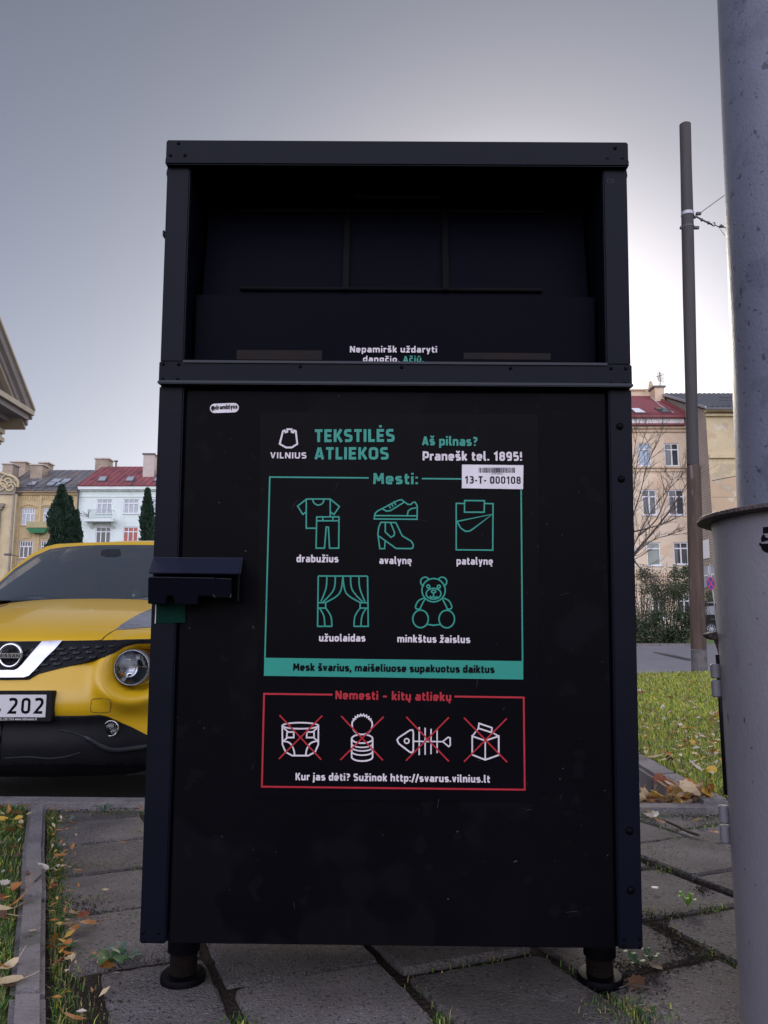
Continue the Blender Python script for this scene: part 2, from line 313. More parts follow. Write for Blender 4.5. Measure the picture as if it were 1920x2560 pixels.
def thing(name, label, cat, loc=(0, 0, 0), rot=None, group=None):
    o = bpy.data.objects.new(name, None); COL.objects.link(o); o.empty_display_size = .1
    o.location = loc
    m = Matrix.Translation(Vector(loc))
    if rot is not None: o.rotation_euler = rot.to_euler(); m = m @ rot.to_4x4()
    ROOTM[o.name] = m; o['label'] = label; o['category'] = cat
    if group: o['group'] = group
    return o
def tag(o, label, cat, group=None):
    o['label'] = label; o['category'] = cat
    if group: o['group'] = group
    return o
def catmull(pts, n=6, closed=False):
    P = [Vector(p) for p in pts]; out = []; m = len(P)
    rng = range(m) if closed else range(m-1)
    for i in rng:
        if closed: a, b, c, d = P[(i-1) % m], P[i], P[(i+1) % m], P[(i+2) % m]
        else: a, b, c, d = P[max(i-1, 0)], P[i], P[i+1], P[min(i+2, m-1)]
        for k in range(n):
            t = k/n; out.append(.5*((2*b)+(c-a)*t+(2*a-5*b+4*c-d)*t*t+(3*b-a-3*c+d)*t**3))
    if not closed: out.append(P[-1])
    return out
def ribbon(pts, wdt, closed=False):
    """flat mitred stroke of a 2d polyline: (verts2d, faces)"""
    P = [Vector((p[0], p[1])) for p in pts]; Q = [P[0]]
    for p in P[1:]:
        if (p-Q[-1]).length > 1e-6: Q.append(p)
    if closed and (Q[0]-Q[-1]).length < 1e-6: Q.pop()
    n = len(Q); vs = []; h = wdt/2
    for i in range(n):
        a = Q[i-1] if (i > 0 or closed) else None; c = Q[(i+1) % n] if (i < n-1 or closed) else None
        b = Q[i]
        d1 = (b-a).normalized() if a is not None else None; d2 = (c-b).normalized() if c is not None else None
        if d1 is None: d1 = d2
        if d2 is None: d2 = d1
        n1 = Vector((-d1.y, d1.x)); n2 = Vector((-d2.y, d2.x)); mm = n1+n2
        if mm.length < 1e-4: mm = n1
        mm.normalize(); k = h/max(.5, mm.dot(n1))
        e = Vector((0, 0))
        pass
        vs += [b+mm*k+e, b-mm*k+e]
    fs = [(2*i, 2*i+1, 2*((i+1) % n)+1, 2*((i+1) % n)) for i in range(n if closed else n-1)]
    return vs, fs
# squarish stroke lettering: centre lines on a cap-height-1 grid
def RRc(x0, y0, x1, y1, r):
    k = r*.3
    return [(x0+r,y0),(x1-r,y0),(x1-k,y0+k),(x1,y0+r),(x1,y1-r),(x1-k,y1-k),(x1-r,y1),(x0+r,y1),(x0+k,y1-k),(x0,y1-r),(x0,y0+r),(x0+k,y0+k)]
GL = {
'a': (.56, [[(.10,.635),(.36,.635),(.44,.60),(.465,.53),(.465,0)], [(.465,.37),(.19,.37),(.11,.33),(.10,.23),(.12,.13),(.2,.095),(.32,.095),(.465,.15)]]),
'b': (.56, [[(.1,1.06),(.1,0)], [(.1,.59),(.22,.635),(.37,.635),(.45,.59),(.465,.5),(.465,.22),(.44,.13),(.36,.095),(.1,.095)]]),
'c': (.48, [[(.44,.635),(.2,.635),(.12,.6),(.1,.52),(.1,.21),(.12,.13),(.2,.095),(.44,.095)]]),
'd': (.56, [[(.46,1.06),(.46,0)], [(.46,.59),(.34,.635),(.19,.635),(.11,.59),(.1,.5),(.1,.22),(.12,.13),(.2,.095),(.46,.13)]]),
'e': (.56, [[(.1,.36),(.46,.36),(.46,.52),(.43,.6),(.36,.635),(.2,.635),(.12,.6),(.1,.52),(.1,.21),(.12,.13),(.2,.095),(.45,.095)]]),
'f': (.38, [[(.15,0),(.15,.9),(.18,.97),(.25,1.0),(.37,1.0)], [(.03,.635),(.35,.635)]]),
'g': (.56, [[(.46,.59),(.34,.635),(.19,.635),(.11,.59),(.1,.5),(.1,.26),(.12,.17),(.2,.13),(.46,.13)], [(.46,.73),(.46,-.08),(.43,-.16),(.36,-.19),(.11,-.19)]]),
'h': (.56, [[(.1,1.06),(.1,0)], [(.1,.59),(.22,.635),(.37,.635),(.45,.59),(.465,.5),(.465,0)]]),
'i': (.2, [[(.1,.73),(.1,0)], [(.1,1.04),(.1,.87)]]), 'j': (.2, [[(.1,.73),(.1,-.1),(.06,-.19),(-.04,-.2)], [(.1,1.04),(.1,.87)]]),
'k': (.52, [[(.1,1.06),(.1,0)], [(.44,.73),(.23,.38),(.46,0)], [(.1,.38),(.23,.38)]]), 'l': (.27, [[(.1,1.06),(.1,.18),(.13,.11),(.2,.09),(.26,.09)]]),
'm': (.88, [[(.1,.73),(.1,0)], [(.1,.59),(.22,.635),(.33,.635),(.41,.59),(.44,.5),(.44,0)], [(.44,.59),(.56,.635),(.68,.635),(.76,.59),(.78,.5),(.78,0)]]),
'n': (.56, [[(.1,.73),(.1,0)], [(.1,.59),(.22,.635),(.37,.635),(.45,.59),(.465,.5),(.465,0)]]), 'o': (.57, [RRc(.1,.095,.47,.635,.12)+[None]]),
'p': (.56, [[(.1,.73),(.1,-.27)], [(.1,.59),(.22,.635),(.37,.635),(.45,.59),(.465,.5),(.465,.22),(.44,.13),(.36,.095),(.1,.095)]]),
'r': (.38, [[(.1,.73),(.1,0)], [(.1,.55),(.2,.62),(.38,.635)]]), 's': (.52, [[(.44,.635),(.19,.635),(.11,.59),(.1,.5),(.13,.42),(.22,.38),(.34,.355),(.43,.31),(.44,.21),(.41,.125),(.33,.095),(.08,.095)]]),
't': (.38, [[(.15,.93),(.15,.19),(.18,.12),(.25,.095),(.37,.095)], [(.03,.635),(.36,.635)]]), 'u': (.56, [[(.1,.73),(.1,.22),(.12,.13),(.2,.095),(.33,.095),(.46,.14)], [(.46,.73),(.46,0)]]),
'v': (.53, [[(.09,.73),(.255,.03)], [(.44,.73),(.275,.03)]]), 'w': (.78, [[(.08,.73),(.21,.03)], [(.38,.70),(.23,.03)], [(.40,.70),(.55,.03)], [(.70,.73),(.57,.03)]]), 'y': (.53, [[(.08,.73),(.265,.06)], [(.45,.73),(.19,-.27)]]), 'z': (.5, [[(.07,.635),(.42,.635),(.09,.095),(.44,.095)]]),
'A': (.62, [[(.08,0),(.29,.97)], [(.54,0),(.33,.97)], [(.15,.27),(.47,.27)]]), 'C': (.54, [[(.49,.9),(.22,.9),(.13,.85),(.1,.75),(.1,.25),(.13,.15),(.22,.1),(.49,.1)]]), 'E': (.52, [[(.49,.9),(.1,.9),(.1,.1),(.49,.1)], [(.1,.5),(.45,.5)]]), 'I': (.2, [[(.1,1),(.1,0)]]), 'K': (.58, [[(.1,1),(.1,0)], [(.5,1),(.26,.52),(.53,0)], [(.1,.52),(.26,.52)]]),
'L': (.46, [[(.1,1),(.1,.1),(.45,.1)]]), 'M': (.78, [[(.1,0),(.13,1)], [(.15,.95),(.38,.28)], [(.63,.95),(.40,.28)], [(.68,0),(.65,1)]]), 'N': (.64, [[(.1,0),(.1,1)], [(.13,.93),(.51,.07)], [(.54,0),(.54,1)]]), 'O': (.64, [RRc(.1,.1,.54,.9,.15)+[None]]), 'P': (.58, [[(.1,0),(.1,.9),(.4,.9),(.49,.85),(.51,.75),(.51,.5),(.48,.39),(.4,.35),(.1,.35)]]),
'S': (.56, [[(.49,.9),(.2,.9),(.12,.86),(.1,.76),(.1,.66),(.13,.57),(.22,.53),(.36,.49),(.46,.44),(.48,.34),(.48,.24),(.45,.14),(.36,.1),(.08,.1)]]), 'T': (.54, [[(.02,.9),(.52,.9)], [(.27,.9),(.27,0)]]), 'U': (.62, [[(.1,1),(.1,.26),(.13,.15),(.22,.1),(.40,.1),(.49,.15),(.52,.26),(.52,1)]]), 'V': (.6, [[(.08,1),(.29,.04)], [(.52,1),(.31,.04)]]),
'0': (.56, [RRc(.1,.1,.46,.9,.14)+[None]]), '1': (.44, [[(.06,.74),(.28,.91),(.28,0)]]), '2': (.56, [[(.08,.86),(.2,.9),(.34,.9),(.43,.85),(.46,.75),(.45,.63),(.4,.52),(.11,.1),(.49,.1)]]), '3': (.56, [[(.09,.9),(.34,.9),(.43,.85),(.45,.75),(.44,.6),(.36,.52),(.2,.52)], [(.36,.52),(.45,.45),(.47,.35),(.46,.2),(.36,.1),(.08,.1)]]),
'4': (.58, [[(.26,1),(.09,.28),(.54,.28)], [(.42,.6),(.42,0)]]), '5': (.56, [[(.46,.9),(.13,.9),(.12,.54),(.34,.54),(.44,.49),(.46,.4),(.46,.22),(.43,.14),(.34,.1),(.09,.1)]]), '7': (.52, [[(.05,.9),(.46,.9),(.2,0)]]), '8': (.56, [RRc(.11,.52,.45,.9,.13)+[None], RRc(.1,.1,.46,.52,.13)+[None]]), '9': (.56, [RRc(.1,.44,.46,.9,.13)+[None], [(.46,.6),(.46,.24),(.43,.14),(.34,.1),(.12,.1)]]),
'.': (.2, [[(.1,.19),(.1,.02)]]), ',': (.2, [[(.12,.17),(.05,-.16)]]), ':': (.2, [[(.1,.19),(.1,.02)], [(.1,.7),(.1,.53)]]), '!': (.2, [[(.1,1),(.1,.36)], [(.1,.19),(.1,.02)]]), '?': (.48, [[(.06,.9),(.28,.9),(.36,.86),(.39,.77),(.37,.66),(.22,.48),(.22,.36)], [(.22,.19),(.22,.02)]]),
'-': (.34, [[(.06,.40),(.28,.40)]]), '–': (.52, [[(.06,.40),(.46,.40)]]), '/': (.36, [[(.03,-.1),(.33,1.06)]]), ')': (.3, [[(.05,1.05),(.2,.75),(.2,.2),(.05,-.15)]]), ' ': (.22, []), '@': (.86, [RRc(.1,-.12,.76,.78,.28)[2:]+[(.25,-.12),(.55,-.12)], RRc(.28,.18,.55,.55,.12)+[None], [(.55,.55),(.55,.22),(.68,.17)]]),
}
ACC = {'š': 'sc', 'ž': 'zc', 'č': 'cc', 'ė': 'ed', 'ę': 'eo', 'ų': 'uo', 'ū': 'um', 'Ė': 'Ed'}
def fit_text(s, a, b, h, ref='M', wt=.19, gap=.10):
    """strokes of a line of lettering whose baseline runs a->b (2d); ref letter has height h"""
    asc = 1.06 if ref in 'bdhkl' else 1.0
    items = []; x = 0.
    def sub(dx, P, ww, closed): items.append(([(px+dx, py) for px, py in P], ww, closed))
    for ch in s:
        base, acc = (ACC[ch][0], ACC[ch][1]) if ch in ACC else (ch, '')
        w_, strokes = GL[base]
        for P in strokes:
            if P[-1] is None: sub(x, P[:-1], wt, True)
            else: sub(x, P, wt, False)
        c = w_/2; up_ = .27 if base.isupper() else 0
        if acc == 'c': sub(x, [(c-.17,1.05+up_),(c,.88+up_),(c+.17,1.05+up_)], wt*.75, False)
        if acc == 'd': sub(x, [(c,1.04+up_),(c,.87+up_)], wt*.95, False)
        if acc == 'm': sub(x, [(c-.16,.93+up_),(c+.16,.93+up_)], wt*.75, False)
        if acc == 'o': sub(x, [(w_-.16,.04),(w_-.23,-.10),(w_-.20,-.19),(w_-.08,-.21)], wt*.65, False)
        x += w_+gap
    tot = x-gap; a = Vector(a); b = Vector(b); d = b-a; n = Vector((-d.y, d.x)).normalized(); k = h/asc; kx = d.length/tot; u = d.normalized()
    out = []
    for P, ww, cl in items:
        vs, fs = ribbon([(px*kx/k, py) for px, py in P], ww*min(1.15, max(.85, kx/k)), cl)
        out.append(([a+u*(v.x*k)+n*(v.y*k) for v in vs], fs))
    return out
def inpoly(x, y, P):
    c = False; n = len(P); j = n-1
    for i in range(n):
        xi, yi = P[i][0], P[i][1]; xj, yj = P[j][0], P[j][1]
        if (yi > y) != (yj > y) and x < (xj-xi)*(y-yi)/(yj-yi)+xi: c = not c
        j = i
    return c
def sheet(name, poly, z, m, thick=.02, nz=0, cell=None):
    b = MB().prism([(p[0], p[1], z-thick) for p in poly], (0, 0, thick)); o = b.build(name, m); o['kind'] = 'structure'; return o
#=====SETTING=====
def kerbline(x): return 3.74 - .045*x          # front face of the parking kerb
sheet('ground', [(-900, -60), (900, -60), (900, 1800), (-900, 1800)], -.17, M['asphalt'])
sheet('parking_lot', [(-60, 4), (-9, kerbline(-9)+.1), (1.47, kerbline(1.47)+.1), (1.47, 4.6), (1.6, 9), (1.8, 14), (1.8, 47), (-60, 47)], -.12, M['asphalt'])
LAWN = [(1.56, 3.80), (1.56, 4.13), (1.575, 4.35), (1.62, 5.1), (1.75, 8), (2.0, 13.2), (4.64, 14.43), (5.94, 14.96), (9, 16), (14, 16), (14, 3.1), (1.9, 3.62)]
sheet('road', [(1.8, 13.0), (60, 13.0), (60, 47.4), (1.8, 47.4)], -.06, M['road'])
sheet('far_pavement', [(-20, 47.5), (90, 47.5), (90, 50.2), (-20, 50.2)], .04, M['walk'], .14)
sheet('far_verge', [(-90, 50.25), (120, 50.25), (120, 60), (-90, 60)], .05, M['lawn'], .1)
b = MB()
for i in range(60): b.box(2+i*1.0, 2.99+i*1.0, 47.3, 47.48, -.1, .07)
b.build('far_kerb', M['kerb'], bevel=.02, kind='structure')
# right lawn: slightly domed
b = MB(); b.prism([(p[0], p[1], -.12) for p in LAWN], (0, 0, .15)); b.build('lawn', M['lawn'], kind='structure')
# front pavement: soil bed and laid slabs
sheet('soil_bed', [(-9, -3), (6, -3), (6, kerbline(6)-.02), (-9, kerbline(-9)-.02)], -.013, M['soil'], .1)
ang = math.radians(22.5); U = Vector((math.cos(ang), math.sin(ang))); V = Vector((-math.sin(ang), math.cos(ang)))
def edge_l(y): return -1.56 + (3.74-y)*.433      # right side of the lawn edging: x at depth y
SW = .392
def clip_poly(P, a, bx):      # keep the part where a.x*x+a.y*y <= bx
    out = []
    for i in range(len(P)):
        p, q = P[i], P[(i+1) % len(P)]; dp, dq = a.dot(p)-bx, a.dot(q)-bx
        if dp <= 0: out.append(p)
        if dp*dq < 0: out.append(p+(q-p)*(dp/(dp-dq)))
    return out
b = MB()
phase = {0: .12, 1: .31, 2: .22, 3: .02, 4: .28, 5: .12}
ne = Vector((-1, -.433)).normalized(); be = ne.dot(Vector((edge_l(2.0)+.05, 2.0)))
nk = Vector((.045, 1)).normalized(); bk = nk.dot(Vector((0, kerbline(0)-.075)))
JOINTS = []
for i in range(-6, 12):
    s0 = -.0 + i*SW + .008
    ph = phase.get(i, (i*.171) % SW)
    for j in range(-6, 14):
        t0 = ph + j*.4
        g = [rnd(.006, .016) for _ in range(4)]
        q = [U*(s0+g[0]) + V*(t0+g[1]), U*(s0+SW-g[2]) + V*(t0+g[1]), U*(s0+SW-g[2]) + V*(t0+.4-g[3]), U*(s0+g[0]) + V*(t0+.4-g[3])]
        q = [p + Vector((rnd(-.006, .006), rnd(-.006, .006))) for p in q]
        for a_, b_ in ((ne, be+rnd(-.08, .03)), (nk, bk+rnd(-.05, 0))):
            q = clip_poly(q, a_, b_)
            if len(q) < 3: break
        if len(q) < 3: continue
        c = sum(q, Vector((0, 0)))/len(q)
        if c.length > 7 or c.y < -.6: continue
        area = abs(sum(q[k].x*q[(k+1) % len(q)].y-q[(k+1) % len(q)].x*q[k].y for k in range(len(q))))/2
        if area < .003: continue
        dz = rnd(-.007, .007); tx, ty = rnd(-.012, .012), rnd(-.012, .012)
        out = []
        for k in range(len(q)):
            p0, p1 = q[k], q[(k+1) % len(q)]; L_ = (p1-p0).length; m_ = max(2, int(L_/.028)); nn_ = Vector((p1.y-p0.y, p0.x-p1.x))/max(L_, 1e-6)
            for i_ in range(m_):
                t_ = i_/m_; corner = 1 if i_ == 0 else 0
                chip = abs(random.gauss(0, .0016)) + (rnd(.002, .007) if random.random() < .10 else 0)
                pp = p0.lerp(p1, t_)
                if corner: pp = pp + (c-pp).normalized()*rnd(.003, .012); chip = 0
                out.append(pp - nn_*chip); JOINTS.append(pp)
        top = [Vector((p.x, p.y, dz + (p.x-c.x)*tx + (p.y-c.y)*ty + random.gauss(0, .0006))) for p in out]
        ins = []
        for t in top:
            dd = Vector((c.x-t.x, c.y-t.y)); l_ = dd.length; k_ = rnd(.005, .010)/l_; ins.append(Vector((t.x+dd.x*k_, t.y+dd.y*k_, t.z)))
        n = len(top); low = [Vector((t.x, t.y, t.z-rnd(.004, .009))) for t in top]; bot = [Vector((t.x, t.y, -.05)) for t in top]
        vs = ins+low+bot
        fs = [tuple(range(n))] + [(k, n+k, n+(k+1) % n, (k+1) % n) for k in range(n)] + [(n+k, 2*n+k, 2*n+(k+1) % n, n+(k+1) % n) for k in range(n)]
        b.add(vs, fs, random.choices((0, 1, 2), (5, 3, 3))[0])
b.build('pavement', [M['slab'], M['slab_dark'], M['slab_light']], kind='structure')
# kerbs: real stones with small gaps
b = MB()
x = -8.0
while x < 1.5:
    x2 = min(x+1.0, 1.52)
    y0, y1 = kerbline(x), kerbline(x2); h = rnd(.022, .03)
    b.hexa([(x+.006, y0-.06, -.2), (x2-.006, y1-.06, -.2), (x2-.006, y1+.06, -.2), (x+.006, y0+.06, -.2),
            (x+.006, y0-.06, h), (x2-.006, y1-.06, h), (x2-.006, y1+.06, h), (x+.006, y0+.06, h)]); x = x2
b.build('parking_kerb', M['kerb'], bevel=.012, kind='structure')
b = MB()
pts = [Vector((1.50, 3.68)), Vector((1.495, 3.98)), Vector((1.50, 4.34)), Vector((1.535, 5.0)), Vector((1.60, 6.0)), Vector((1.66, 7)), Vector((1.72, 8)), Vector((1.8, 10)), Vector((1.9, 12)), Vector((2, 13.2))]
for i in range(len(pts)-1):
    p, q = pts[i], pts[i+1]; d = (q-p).normalized(); nn = Vector((d.y, -d.x)); p = p+d*.006; q = q-d*.006
    wv = .075; h0 = .055 + rnd(-.006, .006); tilt = .012
    b.hexa([(*(p-nn*wv), -.2), (*(p+nn*wv), -.2), (*(q+nn*wv), -.2), (*(q-nn*wv), -.2), (*(p-nn*(wv-.012)), h0-tilt), (*(p+nn*wv), h0), (*(q+nn*wv), h0), (*(q-nn*(wv-.012)), h0-tilt)])
b.build('lawn_kerb', M['kerb'], bevel=.018, kind='structure')
b = MB()
y = 3.70
while y > -.5:
    y2 = y-.62
    for (ya, yb) in ((y-.006, y2+.006),):
        h = rnd(.018, .028); o1, o2 = rnd(-.006, .006), rnd(-.006, .006)
        xa, xb = edge_l(ya)-.075+o1, edge_l(yb)-.075+o2
        b.hexa([(xa, ya, -.12), (xa+.078, ya, -.12), (xb+.078, yb, -.12), (xb, yb, -.12), (xa, ya, h), (xa+.078, ya, h), (xb+.078, yb, h), (xb, yb, h)])
    y = y2
b.build('lawn_edging', M['kerb'], bevel=.012, kind='structure')
sheet('small_lawn', [(-9, -1), (edge_l(-1)-.03, -1), (edge_l(3.7)-.03, 3.66), (-9, kerbline(-9)-.07)], .008, M['lawn'], .08)
# ------------------------------------------------------------------ grass (stuff)
def blades(name, pts, hmin, hmax, wd, mats, weights, lean=.6, z=.0, clump=0):
    n = len(pts); vs = []; fs = []; mi = []
    for k, (x, y) in enumerate(pts):
        a = rnd(0, 6.283); h = rnd(hmin, hmax); l = rnd(.1, lean)*h; ww = wd*rnd(.6, 1.3)
        dx, dy = math.cos(a), math.sin(a); ox, oy = -dy*ww/2, dx*ww/2
        i = len(vs)
        vs += [(x-ox, y-oy, z-.01), (x+ox, y+oy, z-.01), (x+dx*l*.35+ox*.7, y+dy*l*.35+oy*.7, z+h*.6), (x+dx*l*.35-ox*.7, y+dy*l*.35-oy*.7, z+h*.6), (x+dx*l, y+dy*l, z+h*rnd(.8, 1))]
        fs += [(i, i+1, i+2, i+3), (i+3, i+2, i+4)]
        q = random.choices(range(len(mats)), weights)[0]; mi += [q, q]
    me = bpy.data.meshes.new(name); me.from_pydata(vs, [], fs)
    for q in mats: me.materials.append(q)
    me.polygons.foreach_set('material_index', mi); me.update()
    o = bpy.data.objects.new(name, me); COL.objects.link(o); o['kind'] = 'stuff'; return o
GM = [M['g1'], M['g2'], M['g3'], M['g4']]
pts = []
while len(pts) < 26000:
    y = 1.25 + 2.45*random.random(); x = edge_l(y)-.085-abs(random.gauss(0, .55))
    if x < -2.6: continue
    d = math.sin(x*9+1.3)*math.sin(y*7.7) + math.sin(x*3.1+y*5.3)
    if random.random() < .62 + .3*d: pts.append((x, y))
blades('lawn_grass', pts, .010, .034, .0035, GM, (5, 1.0, 5, 2.6), 1.5, .006)['label'] = 'short green grass of the small lawn left of the container'
pts = []
while len(pts) < 42000:
    y = 3.8*math.exp(random.random()*math.log(16/3.8)); x = y*rnd(.29, .50)
    if inpoly(x, y, LAWN): pts.append((x, y))
far = [p for p in pts if p[1] > 7]; near = [p for p in pts if p[1] <= 7]
o = blades('park_grass', near, .02, .06, .005, GM, (3, 6, 1.2, 2.2), 1.0, .03); o['label'] = 'sunlit autumn grass of the larger lawn behind the kerb'
o = blades('park_grass', far, .03, .08, .010, GM, (2, 7, .6, 2.4), .9, .03); o['label'] = 'far part of the autumn grass lawn near the utility pole'
pts = []
for i in range(7000):   # strip of weeds beside the edging and along some joints
    y = rnd(1.3, 3.66); dens = .35+.65*max(0, math.sin(y*5.1+.6)*.6+math.sin(y*11.3)*.4+.2)
    if random.random() < dens: pts.append((edge_l(y)+.012+abs(random.gauss(0, .038)), y))
for px, py, r, n in ((1618, 2128, .05, 120), (1640, 2145, .06, 140), (1660, 2170, .03, 50), (1686, 2103, .02, 70), (1700, 2175, .03, 40), (1597, 2040, .06, 200), (1625, 2042, .05, 120), (1760, 2046, .05, 90),
                     (1700, 2062, .06, 60), (1780, 2270, .025, 50), (1620, 2275, .02, 12), (1642, 2280, .02, 12), (1610, 2400, .03, 25), (1585, 2535, .05, 260), (1560, 2510, .04, 120), (1765, 2380, .02, 14), (600, 2555, .03, 60), (1108, 2552, .02, 40),
                     (350, 2080, .035, 90), (270, 2160, .03, 60), (200, 2165, .04, 90), (320, 2030, .05, 120), (250, 2035, .04, 60), (345, 2170, .03, 40), (300, 2290, .03, 50), (240, 2245, .03, 40)):
    c = onground(px, py)
    for k in range(n): pts.append((c.x+random.gauss(0, r), c.y+random.gauss(0, r*.6)))
blades('joint_grass', pts, .004, .024, .0028, GM, (4, .8, 5, 4.5), 1.6, -.006)['label'] = 'moss and grass growing in the slab joints beside the edging'
# moss and grit all along the joints
mj = []
for p in JOINTS:
    if not (-1.3 < p.x < 1.7 and 1.2 < p.y < 3.8): continue
    dens = max(0, math.sin(p.x*7.3+p.y*3.1)+math.sin(p.x*2.9-p.y*6.7+1)-.1)
    for k in range(int(dens*5*random.random())): mj.append((p.x+random.gauss(0, .007), p.y+random.gauss(0, .007)))
blades('joint_moss', mj, .002, .010, .004, GM, (2, .6, 6, 3), 1.6, -.004)['label'] = 'low moss filling the joints between the slabs'
# crumbs of soil on the joints
b = MB()
def crumb(x, y, r, z=0):
    vs = [Vector((x, y, z)) + Vector((dx, dy, dz))*r*rnd(.6, 1.3) for dx, dy, dz in ((1,0,0),(0,1,0),(-1,0,0),(0,-1,0),(0,0,1),(0,0,-.6))]
    b.add(vs, [(0,1,4),(1,2,4),(2,3,4),(3,0,4),(1,0,5),(2,1,5),(3,2,5),(0,3,5)])
for px0, py0, px1, py1, sp, n in ((1605, 2285, 1740, 2385, .018, 260), (1640, 2300, 1700, 2290, .02, 90), (1612, 2430, 1770, 2395, .014, 160), (1745, 2230, 1790, 2205, .016, 80), (1560, 2410, 1610, 2450, .035, 330),
                          (1540, 2440, 1600, 2470, .03, 220), (1745, 2200, 1760, 2235, .01, 60), (190, 2250, 210, 2290, .04, 160), (200, 2300, 260, 2290, .02, 80), (215, 2100, 240, 2110, .02, 50), (210, 2480, 240, 2520, .03, 90),
                          (1690, 2370, 1740, 2390, .02, 70), (150, 2030, 370, 2018, .02, 160), (1700, 2040, 1800, 2045, .03, 120)):
    p, q = onground(px0, py0), onground(px1, py1)
    for k in range(n):
        t = random.random(); c = p.lerp(q, t); crumb(c.x+random.gauss(0, sp), c.y+random.gauss(0, sp), rnd(.001, .0042), .001)
for p in JOINTS:
    if -1.3 < p.x < 1.7 and 1.2 < p.y < 3.8:
        for k in range(random.choice((0, 0, 1, 2))): crumb(p.x+random.gauss(0, .009), p.y+random.gauss(0, .009), rnd(.0008, .003), .0)
for k in range(900):
    q_ = Vector((rnd(-1.2, 1.6), rnd(1.3, 3.7))); crumb(q_.x, q_.y, rnd(.0006, .002), .002)
o = b.build('soil_crumbs', M['soil'], kind='stuff'); o['label'] = 'dark crumbs of soil and debris scattered on the slabs'
#=====LEAVES=====
def leaf_mesh(kind, m, size):
    b = MB(); curl = rnd(.15, .55); fold = rnd(.05, .3)
    if kind == 0: out = [(0, -.5), (.18, -.35), (.26, -.05), (.2, .25), (0, .55), (-.2, .25), (-.26, -.05), (-.18, -.35)]
    elif kind == 1: out = [(0, -.42), (.16, -.34), (.34, -.30), (.32, -.12), (.44, .08), (.28, .14), (.22, .30), (.06, .36), (0, .52), (-.1, .34), (-.24, .28), (-.27, .12), (-.42, .06), (-.31, -.12), (-.33, -.32), (-.14, -.34)]
    else: out = [(0, -.5), (.1, -.3), (.13, 0), (.08, .3), (0, .6), (-.09, .3), (-.12, 0), (-.1, -.3)]
    def P(x, y): return Vector((x, y, curl*(y*y+.3*x)+fold*abs(x)))*size
    n = len(out); vs = [P(0, -.05), P(0, .02), P(0, -.12)] + [P(x, y) for x, y in out]
    fs = []
    for i in range(n):
        j = (i+1) % n; fs.append((0, 3+i, 3+j))
    b.add(vs, fs)
    st = [P(0, -.5), P(.03, -.7), P(.08, -.95)]
    b.tube(st, .012*size, 3)
    return b, m
LEAFBASE = {}
def place_leaf(col, pos, size, label, group, steep=.5, flat=False):
    key = (col, random.randrange(5))
    if key not in LEAFBASE:
        bb, m = leaf_mesh((0, 1, 0, 2, 1)[key[1]], LM[col], 1.0); o = bb.build('fallen_leaf', m); LEAFBASE[key] = o.data
    else:
        o = bpy.data.objects.new('fallen_leaf', LEAFBASE[key]); COL.objects.link(o)
    o.location = pos; o.rotation_euler = (rnd(-steep, steep), rnd(-steep, steep), rnd(0, 6.28)); o.scale = (size,)*3
    tag(o, label, 'leaf', group)
cols = ['orange brown', 'pale tan', 'golden yellow', 'dark brown', 'reddish brown', 'whitish dry']
LSP = [('orange brown', 95, 545, .1), ('golden yellow', 20, 440, .08), ('pale tan', 220, 330, .08), ('orange brown', 150, 1030, .09), ('orange brown', 120, 1175, .12), ('reddish brown', 130, 685, .07),
       ('pale tan', 75, 1840, .09), ('pale tan', 85, 1700, .06), ('orange brown', 80, 370, .1), ('pale tan', 30, 400, .09), ('reddish brown', 145, 395, .08), ('whitish dry', 40, 990, .05), ('pale tan', 110, 1275, .05), ('whitish dry', 20, 650, .05),
       ('dark brown', 20, 1280, .07), ('orange brown', 10, 340, .1), ('pale tan', 250, 395, .05), ('dark brown', 150, 750, .05), ('pale tan', 20, 1215, .08), ('orange brown', 50, 1720, .06), ('reddish brown', 5, 1120, .06),
       ('golden yellow', 160, 430, .06), ('orange brown', 60, 450, .08), ('pale tan', 100, 500, .07), ('pale tan', 180, 470, .05), ('dark brown', 240, 915, .035), ('pale tan', 280, 1410, .035), ('dark brown', 30, 1890, .08)]
for c, x, y, s in LSP:
    p = onground(*z3(x, y), .03); place_leaf(c, p, s*.75, c + ' fallen leaf lying in the grass of the small lawn left of the edging', 'leaves on the small lawn', .5)
for c, x, y, s in [('whitish dry', 375, 860, .055), ('pale tan', 340, 705, .035), ('orange brown', 525, 755, .06), ('orange brown', 475, 1480, .065), ('orange brown', 440, 1540, .05), ('reddish brown', 460, 1015, .04), ('pale tan', 590, 1350, .07),
                   ('orange brown', 640, 1385, .05), ('orange brown', 570, 1530, .05), ('reddish brown', 515, 1670, .05), ('pale tan', 650, 830, .06), ('orange brown', 600, 465, .06), ('pale tan', 570, 850, .06), ('pale tan', 640, 1260, .06),
                   ('orange brown', 760, 1350, .07), ('reddish brown', 720, 1275, .05), ('pale tan', 610, 1640, .04), ('orange brown', 665, 885, .05), ('pale tan', 555, 395, .05), ('orange brown', 640, 2165, .06), ('orange brown', 590, 1600, .05)]:
    p = onground(*z3(x, y), .018); place_leaf(c, p, s*.8, c + ' fallen leaf lying in the weedy strip between edging and slabs', 'leaves in the strip beside the edging', .6)
for c, x, y, s in [('orange brown', 1050, 640, .05), ('orange brown', 905, 1715, .07), ('orange brown', 1210, 350, .06), ('pale tan', 910, 1055, .035), ('pale tan', 985, 1775, .04), ('dark brown', 730, 455, .03)]:
    p = onground(*z3(x, y), .014); place_leaf(c, p, s*.8, c + ' fallen leaf lying on the slabs left of the container', 'leaves on the slabs left of the container', .4)
